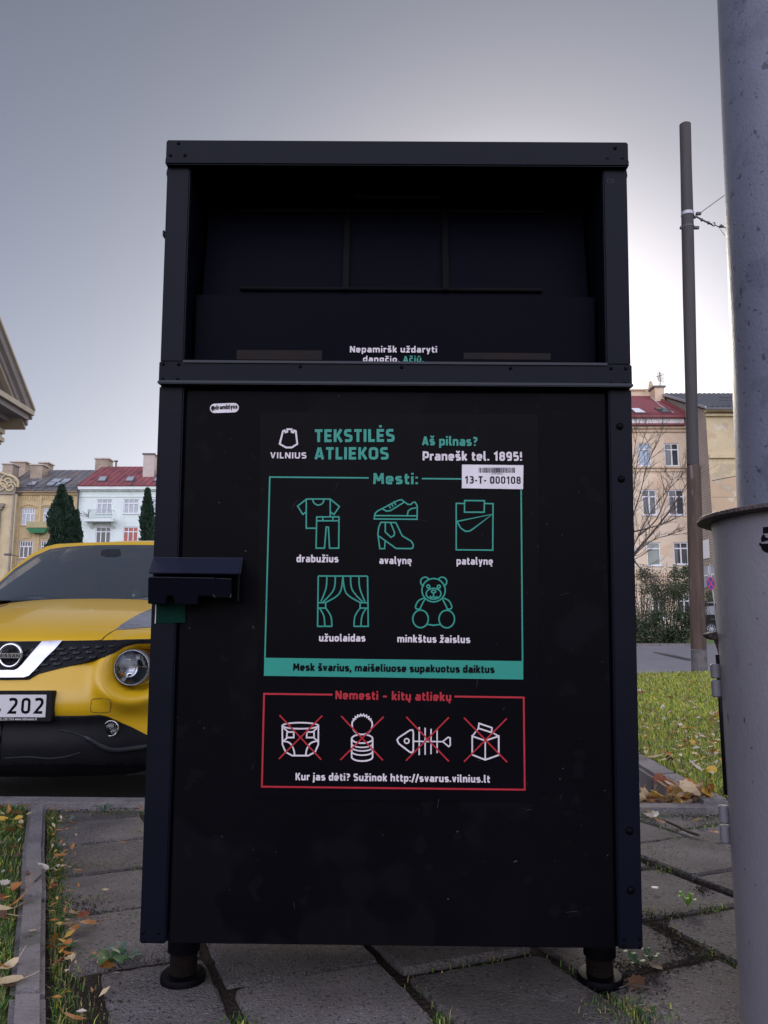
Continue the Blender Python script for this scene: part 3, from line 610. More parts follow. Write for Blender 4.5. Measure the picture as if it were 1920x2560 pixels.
for c, x, y, s in [('whitish dry', 265, 690, .09), ('orange brown', 310, 735, .08), ('pale tan', 590, 728, .07), ('orange brown', 715, 820, .06), ('dark brown', 150, 1905, .06), ('reddish brown', 265, 1775, .05), ('pale tan', 245, 680, .07), ('dark brown', 290, 1790, .05)]:
    p = onground(*z6(x, y), .016); place_leaf(c, p, s*.8, c + ' fallen leaf lying on the slabs right of the container', 'leaves on the slabs right of the container', .5)
n = 0
while n < 78:
    y = 4.2*math.exp(random.random()*math.log(14/4.2)); x = y*rnd(.315, .46)
    if not inpoly(x, y, LAWN): continue
    c = random.choices(cols, (4, 6, 2, 2.5, 2, 2.5))[0]; n += 1
    place_leaf(c, (x, y, .05+rnd(0, .02)), rnd(.05, .11)*(1+.03*y), c + ' fallen leaf lying on the larger lawn behind the kerb', 'leaves on the larger lawn', .7)
n = 0
while n < 125:
    x = rnd(.95, 1.53); y = kerbline(x)+.06+abs(random.gauss(0, .2))+.04
    if y > 4.4 or x > 1.46 and y > 4.0: continue
    hgt = max(.14*math.exp(-((x-1.30)/.34)**2)*max(.2, 1-(y-3.75)/.6), .15 if x > 1.42 else 0)
    c = random.choices(cols, (4, 7, 4, 1.6, 1.4, 2.5))[0]; n += 1
    place_leaf(c, (x, y, -.1+rnd(.35, 1)*hgt+.03), rnd(.06, .105), c + ' dry leaf in the heap between the two kerbs', 'leaves heaped between the kerbs', 1.1)
for n in range(42):
    x = rnd(1.34, 1.535); y = kerbline(x)+.07+abs(random.gauss(0, .10))
    c = random.choices(cols, (4, 7, 4, 1.6, 1.4, 2.5))[0]
    place_leaf(c, (x, y, rnd(.0, .10)-(y-3.75)*.1), rnd(.06, .10), c + ' dry leaf in the heap between the two kerbs', 'leaves heaped between the kerbs', 1.0)
b = MB()
for k in range(420):
    x = rnd(.9, 1.47); y = kerbline(x)+.07+abs(random.gauss(0, .2)); hgt = .15*math.exp(-((x-1.3)/.3)**2)*max(.1, 1-(y-3.75)/.6)
    s = rnd(.04, .09); q = Euler((rnd(-1, 1), rnd(-1, 1), rnd(0, 6))).to_matrix(); c = Vector((x, y, -.11+random.random()*hgt))
    b.add([c+q@(Vector(v)*s) for v in ((0,-.6,0),(.3,0,.1),(0,.6,.05),(-.3,0,.12))], [(0,1,2),(0,2,3)], random.randrange(3))
o = b.build('leaf_litter', [LM['dark brown'], LM['orange brown'], LM['pale tan']], kind='stuff'); o['label'] = 'loose litter of small leaves under the leaf heap'
pts = []
b = MB()
while len(b.f) < 1700:
    y = 4.0*math.exp(random.random()*math.log(14.5/4.0)); x = y*rnd(.30, .47)
    if not inpoly(x, y, LAWN): continue
    s_ = rnd(.012, .034)*(1+.05*y); q = Euler((rnd(-.5, .5), rnd(-.5, .5), rnd(0, 6))).to_matrix(); c = Vector((x, y, rnd(.05, .085)))
    b.add([c+q@(Vector(v)*s_) for v in ((0,-.8,0),(.35,0,.1),(0,.8,.05),(-.35,0,.12))], [(0,1,2),(0,2,3)], random.randrange(4))
for k in range(340):
    y = 1.3+2.35*random.random(); x = edge_l(y)-.09-abs(random.gauss(0, .35)) if k % 3 else edge_l(y)+.02+abs(random.gauss(0, .05))
    s_ = rnd(.008, .024); q = Euler((rnd(-.6, .6), rnd(-.6, .6), rnd(0, 6))).to_matrix(); c = Vector((x, y, rnd(.008, .032)))
    b.add([c+q@(Vector(v)*s_) for v in ((0,-.8,0),(.3,0,.1),(0,.8,.05),(-.3,0,.12))], [(0,1,2),(0,2,3)], random.choice((0, 3, 3, 3, 1, 2)))
o = b.build('lawn_litter', [LM['pale tan'], LM['golden yellow'], LM['whitish dry'], LM['orange brown']], kind='stuff'); o['label'] = 'small scraps of dry leaves scattered through both lawns'
# weeds with broad leaves
def weed(px, py, r, n, m, label, up=.5, wide=.35, group=None):
    c = onground(px, py, 0); b = MB()
    for k in range(n):
        a = 2*math.pi*k/n+rnd(-.3, .3); l = r*.48*rnd(.7, 1.15); d = Vector((math.cos(a), math.sin(a), 0)); s = Vector((-d.y, d.x, 0)); e = up*rnd(.6, 1.3)
        rows = []
        for t, ww in ((0, .12), (.3, .5), (.6, 1), (.85, .7), (1, .05)):
            p = c + d*l*t + Vector((0, 0, l*e*math.sin(t*2.2)+.004)); q = s*l*wide*ww*.5
            rows.append([p-q+Vector((0, 0, l*.05*ww)), p, p+q+Vector((0, 0, l*.05*ww))])
        b.grid(rows)
    return tag(b.build('weed_plant', m, smooth=True), label, 'weed', group)
weed(*zR(520, 1270), .075, 6, M['weedlime'], 'bright lime green weed rosette in a slab joint right of the container', 1.0, .4)
weed(*zR(100, 1745), .07, 5, M['weed'], 'green broad leaved weed beside the right foot of the container', .7, .5)
weed(*zR(215, 1720), .06, 5, M['weed'], 'small green weed just right of the broad leaved weed by the foot', .9, .45)
weed(*z3(960, 1700), .13, 7, M['weed'], 'largest green weed rosette in the slab joint left of the container foot', .35, .4)
weed(*z3(1090, 1670), .11, 6, M['weedgrey'], 'grey green weed close to the left foot of the container', .4, .4)
weed(*z3(900, 385), .12, 8, M['weedgrey'], 'grey green weed rosette growing at the foot of the parking kerb', .5, .3)
weed(*z3(590, 485), .07, 5, M['weedgrey'], 'grey green weed in the strip beside the far end of the edging', .6, .5)
weed(*z3(120, 375), .07, 4, M['weedgrey'], 'grey green broad leaf in the small lawn near the parking kerb', .6, .7)
weed(*z3(580, 1580), .06, 6, M['weed'], 'green clover like weed in the middle of the weedy strip', .5, .7)
def twig(pts, r, label):
    return tag(MB().tube(catmull(pts, 4), r, 5).build('twig', M['bark'], smooth=True), label, 'twig')
twig([onground(*zR(340, 560), .03), onground(*zR(430, 600), .03), onground(*zR(520, 645), .022), onground(*zR(610, 675), .02)], .006, 'thick dark twig lying across the slabs near the leaf heap')
twig([onground(*zR(60, 1890), .012), onground(*zR(200, 1915), .014), onground(*zR(310, 1945), .008)], .0025, 'thin brown twig lying right of the container foot')
twig([onground(*z3(300, 980), .03), onground(*z3(350, 930), .034), onground(*z3(395, 890), .03)], .003, 'thin dark twig lying across the lawn edging')
b = MB(); c = onground(*zR(250, 1108), .006)
b.prism([c+Vector(v)*.011 for v in ((-1,-.5,0),(-.2,-.9,0),(.9,-.4,0),(1.1,.3,0),(.2,.6,0),(-.8,.5,0))], (0, 0, .004))
tag(b.build('paper_scrap', M['white']), 'small white scrap of paper on the slabs right of the container', 'paper scrap')
#=====BIN=====
BYAW, BTILT, BROLL = -.00582, .05972, .00909
cy, sy, ct, st, cr, sr = math.cos(BYAW), math.sin(BYAW), math.cos(BTILT), math.sin(BTILT), math.cos(BROLL), math.sin(BROLL)
BR = Matrix(((cy,-sy,0),(sy,cy,0),(0,0,1))) @ Matrix(((1,0,0),(0,ct,-st),(0,st,ct))) @ Matrix(((cr,0,sr),(0,1,0),(-sr,0,cr)))
BO = Vector((.014, 1.76, .145)); BW, BH, BD = 1.057, 1.777, .95
binr = thing('textile_container', 'tall black metal textile collection container standing on the slabs', 'textile bin', BO, BR)
BRI = BR.inverted()
def LPt(px, py, d=0.):
    o = BRI @ (EYE-BO); r = BRI @ ray(px, py); t = (d-o.y)/r.y; p = o+r*t; return (p.x, p.z)
def frontpoly(mb, pts, y, th, mi=0): mb.prism([(x, y, z) for x, z in pts], (0, th, 0), mi)
HW = BW/2
# pixel landmarks on the front
zrail0 = LPt(960, 358+.0)[1]; zt_bot = LPt(960, 320+.74744*125)[1]; zm_top = LPt(960, 320+.74744*788)[1]; zm_bot = LPt(960, 320+.74744*862)[1]
xo0 = LPt(*zT(118, 450))[0]; xo1 = LPt(*zT(1513, 450))[0]
xd0 = (LPt(456, 985)[0]+LPt(427, 2303)[0])/2; xd1 = (LPt(1518, 985)[0]+LPt(1541, 2349)[0])/2
# body shell
b = MB(); t = .02
b.box(-HW, -HW+t, .004, BD, 0, BH-.004); b.box(HW-t, HW, .004, BD, 0, BH-.004)
b.box(-HW+t, HW-t, BD-t, BD, 0, BH-.004); b.box(-HW+t, HW-t, .01, BD-t, 0, t); b.box(-HW+t, HW-t, .02, BD-t, BH-.03, BH-.006)
b.build('body', M['bin'], binr, local=True, bevel=.003)
# front posts
for a0, a1 in ((-HW-.001, xo0), (xo1, HW+.001)):
    MB().box(a0, a1, -.002, .02, zm_top, zt_bot).build('front_post', M['bin_frame'], binr, local=True, bevel=.003)
for a0, a1 in ((-HW-.001, xd0-.003), (xd1+.003, HW+.001)):
    MB().box(a0, a1, -.002, .02, .0, zm_bot-.004).build('front_post', M['bin_frame'], binr, local=True, bevel=.003)
tr = MB().box(-HW-.004, HW+.004, -.006, .03, zt_bot, BH).build('top_rail', M['bin_frame'], binr, local=True, bevel=.003)
MB().box(-HW-.002, HW+.002, -.016, .01, zt_bot-.008, zt_bot+.010).build('rail_lip', M['bin_frame'], tr, local=True, bevel=.003)
mr_ = MB().box(-HW-.002, HW+.002, -.006, .02, zm_bot, zm_top).build('middle_rail', M['bin_frame'], binr, local=True, bevel=.002)
MB().box(xo0+.0, xo1, -.0095, -.0055, zm_top-.003, zm_top+.0025).build('rail_edge', M['bin_edge'], mr_, local=True)  # paler strip painting the light caught along the rail's upper lip
MB().box(-HW, HW, -.022, -.004, zm_bot-.004, zm_bot+.004).build('drip_edge', M['bin_edge'], mr_, local=True, bevel=.002)  # lip coloured paler for the light it catches
# end bolts of the lid hinge
for s in (-1, 1):
    zc = LPt(*zT(50, 125) if s < 0 else zT(1585, 132))[1]
    MB().lathe((s*(HW-.002), .04, zc), [(.016, 0), (.016, s*.006), (.013, s*.012), (.006, s*.015)], 14, 'x').build('hinge_bolt', M['black'], binr, smooth=True, local=True, angle=40)
# recess and flap
b = MB(); rx0, rx1 = xo0, xo1; rz0, rz1 = zm_top, zt_bot; dep = .30
b.add([(rx0,.02,rz0),(rx0,dep,rz0),(rx0,dep,rz1),(rx0,.02,rz1)], [(0,1,2,3)]); b.add([(rx1,.02,rz0),(rx1,.02,rz1),(rx1,dep,rz1),(rx1,dep,rz0)], [(0,1,2,3)])
b.add([(rx0,.02,rz1),(rx0,dep,rz1),(rx1,dep,rz1),(rx1,.02,rz1)], [(0,1,2,3)]); b.add([(rx0,dep,rz0),(rx1,dep,rz0),(rx1,dep,rz1),(rx0,dep,rz1)], [(0,1,2,3)])
b.build('chute_recess', M['bin_in'], binr, local=True)
fl = MB(); FD = .055
zf = lambda yy, d=FD: LPt(960, 320+.74744*yy, d)[1]
xf = lambda xx, d=FD: LPt(380+.74744*xx, 700, d)[0]
fl.box(rx0+.008, rx1-.008, FD, FD+.02, rz0-.06, zf(560))
flap = fl.build('chute_flap', M['bin_in'], binr, local=True, bevel=.003)
up = MB(); up.hexa([(rx0+.012, .10, zf(555)), (rx1-.012, .10, zf(555)), (rx1-.012, .12, zf(555)), (rx0+.012, .12, zf(555)), (rx0+.012, .16, zf(160, .16)), (rx1-.012, .16, zf(160, .16)), (rx1-.012, .18, zf(160, .16)), (rx0+.012, .18, zf(160, .16))])
upper = up.build('chute_back', M['bin_in'], binr, local=True)
def upy(z): return .10 + (z-zf(555))/(zf(160, .16)-zf(555))*.06
def bar(x0, z0, x1, z1, w_, parent, name='rib', m='bin'):
    h = w_/2; bb = MB()
    if abs(x1-x0) > abs(z1-z0): bb.hexa([(x0, upy(z0)-.010, z0-h), (x1, upy(z0)-.010, z0-h), (x1, upy(z0)+.002, z0-h), (x0, upy(z0)+.002, z0-h), (x0, upy(z0)-.010, z0+h), (x1, upy(z0)-.010, z0+h), (x1, upy(z0)+.002, z0+h), (x0, upy(z0)+.002, z0+h)])
    else: bb.hexa([(x0-h, upy(z0)-.012, z0), (x0+h, upy(z0)-.012, z0), (x0+h, upy(z0)+.002, z0), (x0-h, upy(z0)+.002, z0), (x0-h, upy(z1)-.012, z1), (x0+h, upy(z1)-.012, z1), (x0+h, upy(z1)+.002, z1), (x0-h, upy(z1)+.002, z1)])
    return bb.build(name, M[m], parent, local=True, bevel=.002)
q0, q1 = zf(545, .1), zf(275, .13)
for xx in (650, 980): bar(xf(xx, .12), q0, xf(xx, .12), q1, .016, upper)
bar(xf(270, .12), q1, xf(1320, .12), q1, .007, upper); bar(xf(300, .12), q0+.004, xf(1300, .12), q0+.004, .008, upper)
bar(xf(675, .13), zf(226, .14), xf(968, .13), zf(226, .14), .012, upper, 'grip', 'bin_edge')
# reflective strips and sticker text on the flap
for xa, xb, ya, yb in ((290, 573, 746, 778), (1042, 1330, 750, 772)):
    frontpoly(mb := MB(), [(xf(xa), zf(yb)), (xf(xb), zf(yb)), (xf(xb), zf(ya)), (xf(xa), zf(ya))], FD-.0015, .001)
    mb.build('strip', mat('strip', (.0055, .0055, .008), (.011, .006, .005), 10, .5, spec=.1), flap, local=True)
_k = [0]
def put2d(parent, name, m, items, y0):
    """items: list of (verts2d, faces) laid on the plane y0 (towards the camera is minus)"""
    mb = MB()
    for vs, fs in items:
        _k[0] += 1; y = y0 - (_k[0] % 23)*4e-5
        mb.add([(v[0], y, v[1]) for v in vs], fs)
    me_o = mb.build(name, m, parent, local=True); return me_o
def lp(zz, d=0.): return lambda x, y: LPt(*zz(x, y), d)
def txt(parent, s, zz, a, b, h, ref, m, wt=.192, y0=-.0032, d=0., gap=.10):
    A, B = Vector(lp(zz, d)(*a)), Vector(lp(zz, d)(*b)); hh = abs(lp(zz, d)(a[0], a[1]-h)[1]-A.y)
    return put2d(parent, 'lettering', m, fit_text(s, A, B, hh, ref, wt, gap), y0)
zK = zoomer(840, 840, .16878)
txt(flap, 'Nepamiršk uždaryti', zK, (205, 246), (1497, 250), 92, 'N', M['white'], .19, FD-.002, FD)
txt(flap, 'dangčio.', zK, (398, 388), (942, 392), 92, 'd', M['white'], .19, FD-.002, FD)
txt(flap, 'Ačiū.', zK, (992, 392), (1302, 394), 92, 'A', M['teal'], .19, FD-.002, FD)
# small mark on the right post
txt(binr, 'CO', zoomer(1400, 320, .14467), (803, 968), (922, 972), 72, 'O', M['bin_edge'], .10, -.0030)
# door
door = MB().box(xd0+.004, xd1-.004, .002, .02, .0, zm_bot-.014).build('door', M['bin'], binr, local=True, bevel=.002)
MB().box(xd0-.006, xd1+.006, .016, .03, .001, zm_bot-.002).build('door_gap', M['bin_in'], door, local=True)
PL = [LPt(650, 1030), LPt(1345, 1036), LPt(1352, 2006), LPt(640, 1998)]
post = frontpoly(mb := MB(), PL[::-1], .0005, .001) or mb.build('poster', M['poster'], binr, local=True)
Y0 = -.0004
P = lp(zP); Q = lp(zQ)
def st_(zz, pts, wz=8.5, closed=False, smooth=0):
    q = [Vector((*lp(zz)(*p), 0)) for p in pts]
    if smooth: q = catmull(q, smooth, closed)
    return ribbon([(v.x, v.y) for v in q], wz*.42194*.000865, closed)
def arc(cx, cy_, rx, ry, a0, a1, n=28): return [(cx+rx*math.cos(math.radians(a0+(a1-a0)*i/n)), cy_-ry*math.sin(math.radians(a0+(a1-a0)*i/n))) for i in range(n+1)]
def circ(cx, cy_, rx, ry=None, n=32): return arc(cx, cy_, rx, ry or rx, 0, 360, n)[:-1]
def tx(s, zz, a, b, h, ref, m, wt=.192, y0=Y0): return txt(post, s, zz, a, b, h, ref, m, wt, y0)
W, T, R_ = M['white'], M['teal'], M['red']
put2d(post, 'castle_emblem', W, [st_(zP, [(160,90),(171,86),(175,97),(186,94),(186,79),(211,79),(212,95),(222,98),(226,86),(236,90),(245,166),(212,187),(178,187),(141,166)], 11, True)], Y0)
tx('VILNIUS', zP, (84,251), (299,252), 36, 'I', W)
tx('TEKSTILĖS', zP, (347,155), (820,153), 75, 'T', T); tx('ATLIEKOS', zP, (347,257), (785,258), 72, 'T', T)
tx('Aš pilnas?', zP, (984,173), (1312,178), 53, 'A', T); tx('Pranešk tel. 1895!', zP, (987,263), (1576,266), 53, 'P', W)
put2d(post, 'green_frame', T, [st_(zP, [(668,367),(82,362),(53,1440)], 9), st_(zP, [(983,371),(1570,377),(1579,1456)], 9), ([P(49,1432), P(1583,1452), P(1583,1561), P(47,1539)], [(0,1,2,3)])], Y0)
tx('Mesti:', zP, (693,403), (960,405), 65, 'M', T)
for s, a, b_, r in (('drabužius', (240,866), (488,867), 'd'), ('avalynę', (730,876), (922,878), 'l'), ('patalynę', (1188,880), (1403,882), 'l'), ('užuolaidas', (373,1335), (648,1336), 'd'), ('minkštus žaislus', (837,1340), (1268,1345), 'k')):
    tx(s, zP, a, b_, 45, r, W)
tx('Mesk švarius, maišeliuose supakuotus daiktus', zP, (220,1508), (1412,1522), 43, 'M', M['ink'], .215, Y0-.0012)
S = lambda *a, **k: st_(zP, *a, **k)
put2d(post, 'clothes_icon', T, [S([(358,665),(298,665),(298,492)]), S([(298,568),(277,583),(247,534),(300,492),(440,492),(494,537),(462,584),(440,568)]), S([(440,596),(440,492)]), S(arc(370,494,33,34,180,360,14)),
    S([(360,598),(492,598),(490,783),(436,783),(429,658),(416,658),(406,783),(356,783)], closed=True), S([(360,621),(492,621)]), S([(396,598),(396,621)]), S([(456,598),(456,621)])], Y0)
put2d(post, 'shoes_icon', T, [S([(703,590),(706,577),(722,562),(842,500),(862,496),(878,508),(900,524),(918,524),(930,512),(943,511),(955,532),(955,590)]), S([(703,590),(954,592),(954,612),(701,610)], closed=True), S([(896,590),(902,562),(920,549),(950,544)]),
    S([(750,552),(774,564),(797,561),(876,512)]), S([(784,524),(797,547)]), S([(800,515),(813,538)]), S([(815,506),(829,528)]),
    S([(740,630),(829,632),(866,710),(920,742),(932,764),(930,780),(920,786),(830,785),(765,738),(762,786),(734,786),(722,700),(727,660)], closed=True), S([(766,632),(766,688),(800,719),(818,708),(821,690),(797,632)]), S([(722,708),(765,738)])], Y0)
put2d(post, 'bedding_icon', T, [S([(1236,519),(1186,518),(1186,793),(1402,795),(1404,520),(1353,519)]), S([(1236,501),(1353,502),(1352,570),(1235,570)], closed=True), S([(1190,625),(1400,582),(1290,666),(1265,682),(1240,683),(1213,664)], closed=True)], Y0)
cl = []
for f in (lambda x: x, lambda x: 1030-x):
    for pp in ([(420,953),(415,1020),(385,1100)], [(470,953),(460,1030),(398,1102)], [(515,953),(495,1050),(412,1106)], [(413,1138),(443,1185),(450,1246)], [(378,1140),(402,1185),(408,1246)]):
        cl.append(S([(f(x), y) for x, y in pp], smooth=5))
    cl += [S([(f(371), 1106),(f(413),1106),(f(413),1138),(f(370),1138)]), S([(f(369),948),(f(365),1246),(f(452),1246)])]
cl.append(S([(369,948),(661,949)]))
put2d(post, 'curtain_icon', T, cl, Y0)
br = [S(circ(1052,1032,69), closed=True), S(arc(1002,982,27,27,20,255,16)), S(arc(1103,982,27,27,-75,160,16)), S(circ(1021,1010,9,n=12), closed=True), S(circ(1083,1011,9,n=12), closed=True), S(circ(1052,1053,44,32), closed=True), S(circ(1052,1040,13,8,12), closed=True),
      S([(1052,1049),(1052,1068)]), S([(1030,1066),(1040,1075),(1052,1070),(1064,1076),(1075,1068)], smooth=3), S(circ(975,1202,46,52), closed=True), S(circ(1130,1203,46,52), closed=True), S([(1014,1234),(1052,1240),(1091,1235)])]
for f in (lambda x: x, lambda x: 2105-x):
    br += [S([(f(996),1078),(f(962),1095),(f(945),1130),(f(954),1144),(f(974),1142)], smooth=4), S([(f(1002),1082),(f(978),1128),(f(970),1152)], smooth=4)]
put2d(post, 'bear_icon', T, br, Y0)
tx('Nemesti – kitų atliekų', zQ, (470,160), (1157,172), 50, 'N', R_)
put2d(post, 'red_frame', R_, [st_(zQ, [(453,134),(48,129),(35,679),(1592,697),(1586,151),(1176,145)], 10.5)], Y0)
S2 = lambda *a, **k: st_(zQ, *a, **k)
put2d(post, 'nappy_icon', W, [S2(circ(263,318,107,18), 9, True), S2([(156,318),(157,430),(176,474),(215,495),(310,495),(350,474),(369,430),(370,318)], 9), S2([(158,408),(200,420),(222,455),(229,494)], 9, smooth=4), S2([(368,408),(325,420),(301,458),(295,494)], 9, smooth=4),
    S2([(185,355),(224,355),(224,388),(182,388)], 9, True), S2([(302,355),(344,355),(344,388),(300,388)], 9, True), S2([(164,332),(192,356)], 8), S2([(362,332),(335,356)], 8), S2([(164,406),(190,386)], 8), S2([(364,406),(338,386)], 8)], Y0)
zig = []
for i in range(17):
    a = math.radians(25+130*i/16); r = 62 if i % 2 else 52; zig.append((629+r*math.cos(a), 312-r*math.sin(a)))
put2d(post, 'can_icon', W, [S2(arc(629,312,60,58,155,385,30), 9), S2(zig, 8), S2(circ(629,395,62,26), 9, True), S2([(567,395),(567,503)]+arc(629,503,62,24,180,360,16)+[(691,395)], 9)] + [S2(arc(629,y,62,22,190,350,14), 8) for y in (424,445,470)], Y0)
put2d(post, 'fishbone_icon', W, [S2([(836,402),(846,388),(912,344),(928,343),(932,356),(932,464),(927,477),(912,474),(846,424)], 9, True), S2(circ(893,408,14,n=16), 8, True), S2([(932,410),(1106,412)], 8)] + [S2([(x,a),(x,b_)], 8) for x, a, b_ in ((967,326,492),(1002,330,490),(1037,336,486),(1073,344,480))] + [S2([(1106,412),(1138,386),(1150,390),(1151,432),(1142,442)], 8, True)], Y0)
put2d(post, 'carton_icon', W, [S2([(1281,380),(1358,406),(1438,380),(1438,492),(1358,520),(1281,490)], 9, True), S2([(1358,406),(1358,520)], 8), S2([(1281,380),(1318,333)], 8), S2([(1438,380),(1396,356)], 8), S2([(1321,304),(1398,330),(1395,358),(1318,333)], 9, True)], Y0)
put2d(post, 'red_crosses', R_, [S2([(xa,ya),(xb,yb)], 8.5) for xa,ya,xb,yb in ((140,255,387,518),(393,258,136,514),(505,260,752,522),(756,264,500,520),(890,265,1142,528),(1142,268,888,524),(1232,270,1487,533),(1485,274,1232,530))], Y0-.0012)
tx('Kur jas dėti? Sužinok http://svarus.vilnius.lt', zQ, (234,640), (1386,655), 43, 'K', W)
# number label with barcode
lab = frontpoly(mb := MB(), [P(1218,430), P(1582,436), P(1584,292), P(1219,288)], -.0030, .0012) or mb.build('number_label', M['label'], binr, local=True, bevel=.0008)
bars = []; x = 1318.0; random.seed(3)
while x < 1532:
    ww = random.choice((1.6, 1.6, 3.2, 4.4)); bars.append(([P(x,337), P(x+ww,337), P(x+ww,307), P(x,307)], [(0,1,2,3)])); x += ww+random.choice((1.8, 2.2, 3.6))
put2d(lab, 'barcode', M['ink'], bars, -.0034)
txt(lab, '13-T- 000108', zP, (1236,401), (1568,404), 45, '0', M['ink'], .15, -.0034)
txt(lab, '13-130-000108', zP, (1391,346), (1460,347), 6, '0', M['ink'], .15, -.0034)
random.seed(21)
mb = MB()
for k in range(46):
    px, py = rnd(460, 1510), rnd(1000, 2320); a_ = rnd(-.6, .6)+(math.pi/2 if random.random() < .5 else 0); L_ = rnd(3, 16) if random.random() < .8 else rnd(14, 34)
    p_, q_ = LPt(px, py), LPt(px+L_*math.cos(a_), py+L_*math.sin(a_)*rnd(.6, 1)); vs, fs = ribbon([p_, ((p_[0]+q_[0])/2+rnd(-.001, .001), (p_[1]+q_[1])/2), q_], rnd(.0004, .0011))
    mb.add([(v.x, -.00012-k*3e-6, v.y) for v in vs], fs)
mb.build('scratches', mat('scratch', (.035, .034, .038), (.012, .012, .014), 30, .7, spec=.1), door, local=True)
# round-ended name sticker
a, b_ = Vector(LPt(*zD(645,335))), Vector(LPt(*zD(912,326))); rr = (Vector(LPt(*zD(645,270)))-a).length
d = (b_-a).normalized(); n_ = Vector((-d.y, d.x))
cap = [b_ + n_*rr*math.cos(t_) + d*rr*math.sin(t_) for t_ in np.linspace(0, math.pi, 12)] + [a - n_*rr*math.cos(t_) - d*rr*math.sin(t_) for t_ in np.linspace(0, math.pi, 12)]
frontpoly(mb := MB(), [tuple(p) for p in cap], .0008, .0010); stk = mb.build('name_sticker', M['label'], binr, local=True)
txt(stk, '@dramblyss', zD, (600,356), (960,338), 62, 'd', M['ink'], .23, .0004)
# lock housing on the left
def l3(x, y, d): p = LPt(*zL(x, y), d); return (p[0], d, p[1])
lock = thing_part = MB()
lock.prism([l3(180,190,-.004), l3(1418,195,-.004), l3(1385,415,-.06), l3(112,402,-.06)], (0, .006, -.002))
lk = lock.build('lock_housing', M['bin_gloss'], binr, local=True, bevel=.002)
mb = MB(); mb.prism([l3(1418,200,-.004), l3(1385,415,-.058), l3(1368,785,-.058), l3(1418,790,-.004)], (-.004, 0, 0)); mb.build('cheek', M['bin'], lk, local=True)
mb = MB(); mb.prism([l3(190,225,-.006), l3(190,425,-.05), l3(190,830,-.05), l3(190,830,-.004)], (.004, 0, 0)); mb.build('cheek', M['bin'], lk, local=True)
hole = [(470,836),(473,790),(462,735),(440,714),(412,706),(384,716),(366,738),(360,770),(362,832)]
out = [(108,828),(112,470),(130,458),(1255,480),(1268,492),(1262,735),(1248,748),(1030,742),(1010,722),(803,716),(798,838)] + hole
mb = MB(); pts2 = [l3(x, y, -.052) for x, y in out]; mb.prism(pts2, (0, .008, 0)); mb.build('lock_plate', M['bin_in'], lk, local=True, bevel=.0012)
mb = MB(); mb.prism([l3(150,480,-.04), l3(1230,495,-.04), l3(1230,735,-.04), l3(150,735,-.04)], (0, .035, 0)); mb.build('lock_box', M['bin_in'], lk, local=True)
mb = MB(); mb.tube([l3(130,459,-.0525), l3(1030,474,-.0525)], .0011, 5); mb.tube([l3(1060,477,-.0525), l3(1262,487,-.0525)], .0011, 5); mb.tube([l3(1262,690,-.0525), l3(1250,742,-.0525)], .0013, 5); mb.tube([l3(1008,700,-.0525), l3(1035,738,-.0525)], .0011, 5)
mb.tube([l3(185,192,-.0045), l3(1416,198,-.0045)], .0011, 5); mb.tube([l3(1416,200,-.0045), l3(1387,410,-.060)], .0011, 5)
mb.build('pale_edge', M['bin_edge'], lk, local=True)  # thin paler lines along the edges of the lock
mb = MB(); frontpoly(mb, [LPt(*zL(225,1095)), LPt(*zL(632,1086)), LPt(*zL(635,800)), LPt(*zL(232,800))], -.0035, .0012); mb.build('green_sticker', M['greentag'], binr, local=True)
mb = MB(); mb.tube([(*[LPt(*zL(218,1098))[0]], -.004, LPt(*zL(218,1098))[1]), (LPt(*zL(228,835))[0], -.004, LPt(*zL(228,835))[1])], .0011, 5); mb.build('sticker_edge', M['label'], binr, local=True)
# screws and dome bolts
def dome(px, py, r, y, name, m='bin'):
    x, z = LPt(px, py)
    MB().lathe((x, y, z), [(r, 0), (r*.9, -r*.3), (r*.6, -r*.55), (r*.2, -r*.68), (.0001, -r*.7)], 12, 'y').build(name, M[m], binr, smooth=True, local=True)
for q in (z4(120,690), z4(135,1235), z6(95,805), z6(105,1235)): dome(*q, .0085, -.002, 'dome_bolt')
for x, y in ((92,793),(88,843),(40,792),(38,843),(497,800),(497,853),(835,803),(837,855),(1198,806),(1200,858),(1533,807),(1533,857),(1582,807),(1582,857)): dome(*zT(x, y), .0042, -.006, 'screw')
for q in ((448,362),(428,392),(464,392),(1536,374),(1517,401),(1554,401)): dome(*q, .0042, -.006, 'screw')
for x, y in ((1237,1415),(1372,1415),(1237,1490),(1375,1487)): dome(*z3(x, y), .0042, -.002, 'screw')
for x, y in ((55,1588),(172,1588),(55,1640),(172,1645)): dome(*z6(x, y), .0042, -.002, 'screw')
# bracket stub on the left flank
p = LPt(*(360+.2049*270, 320+.2049*1225)); mb = MB(); mb.box(-HW-.012, -HW, .03, .05, p[1]-.004, p[1]+.004); mb.box(-HW-.014, -HW-.010, .025, .055, p[1]-.006, p[1]+.007); mb.tube([(-HW, .04, p[1]+.008), (-HW-.008, .04, p[1]+.022), (-HW-.010, .04, p[1]+.03)], .0018, 5); mb.build('latch_stub', M['black'], binr, local=True)
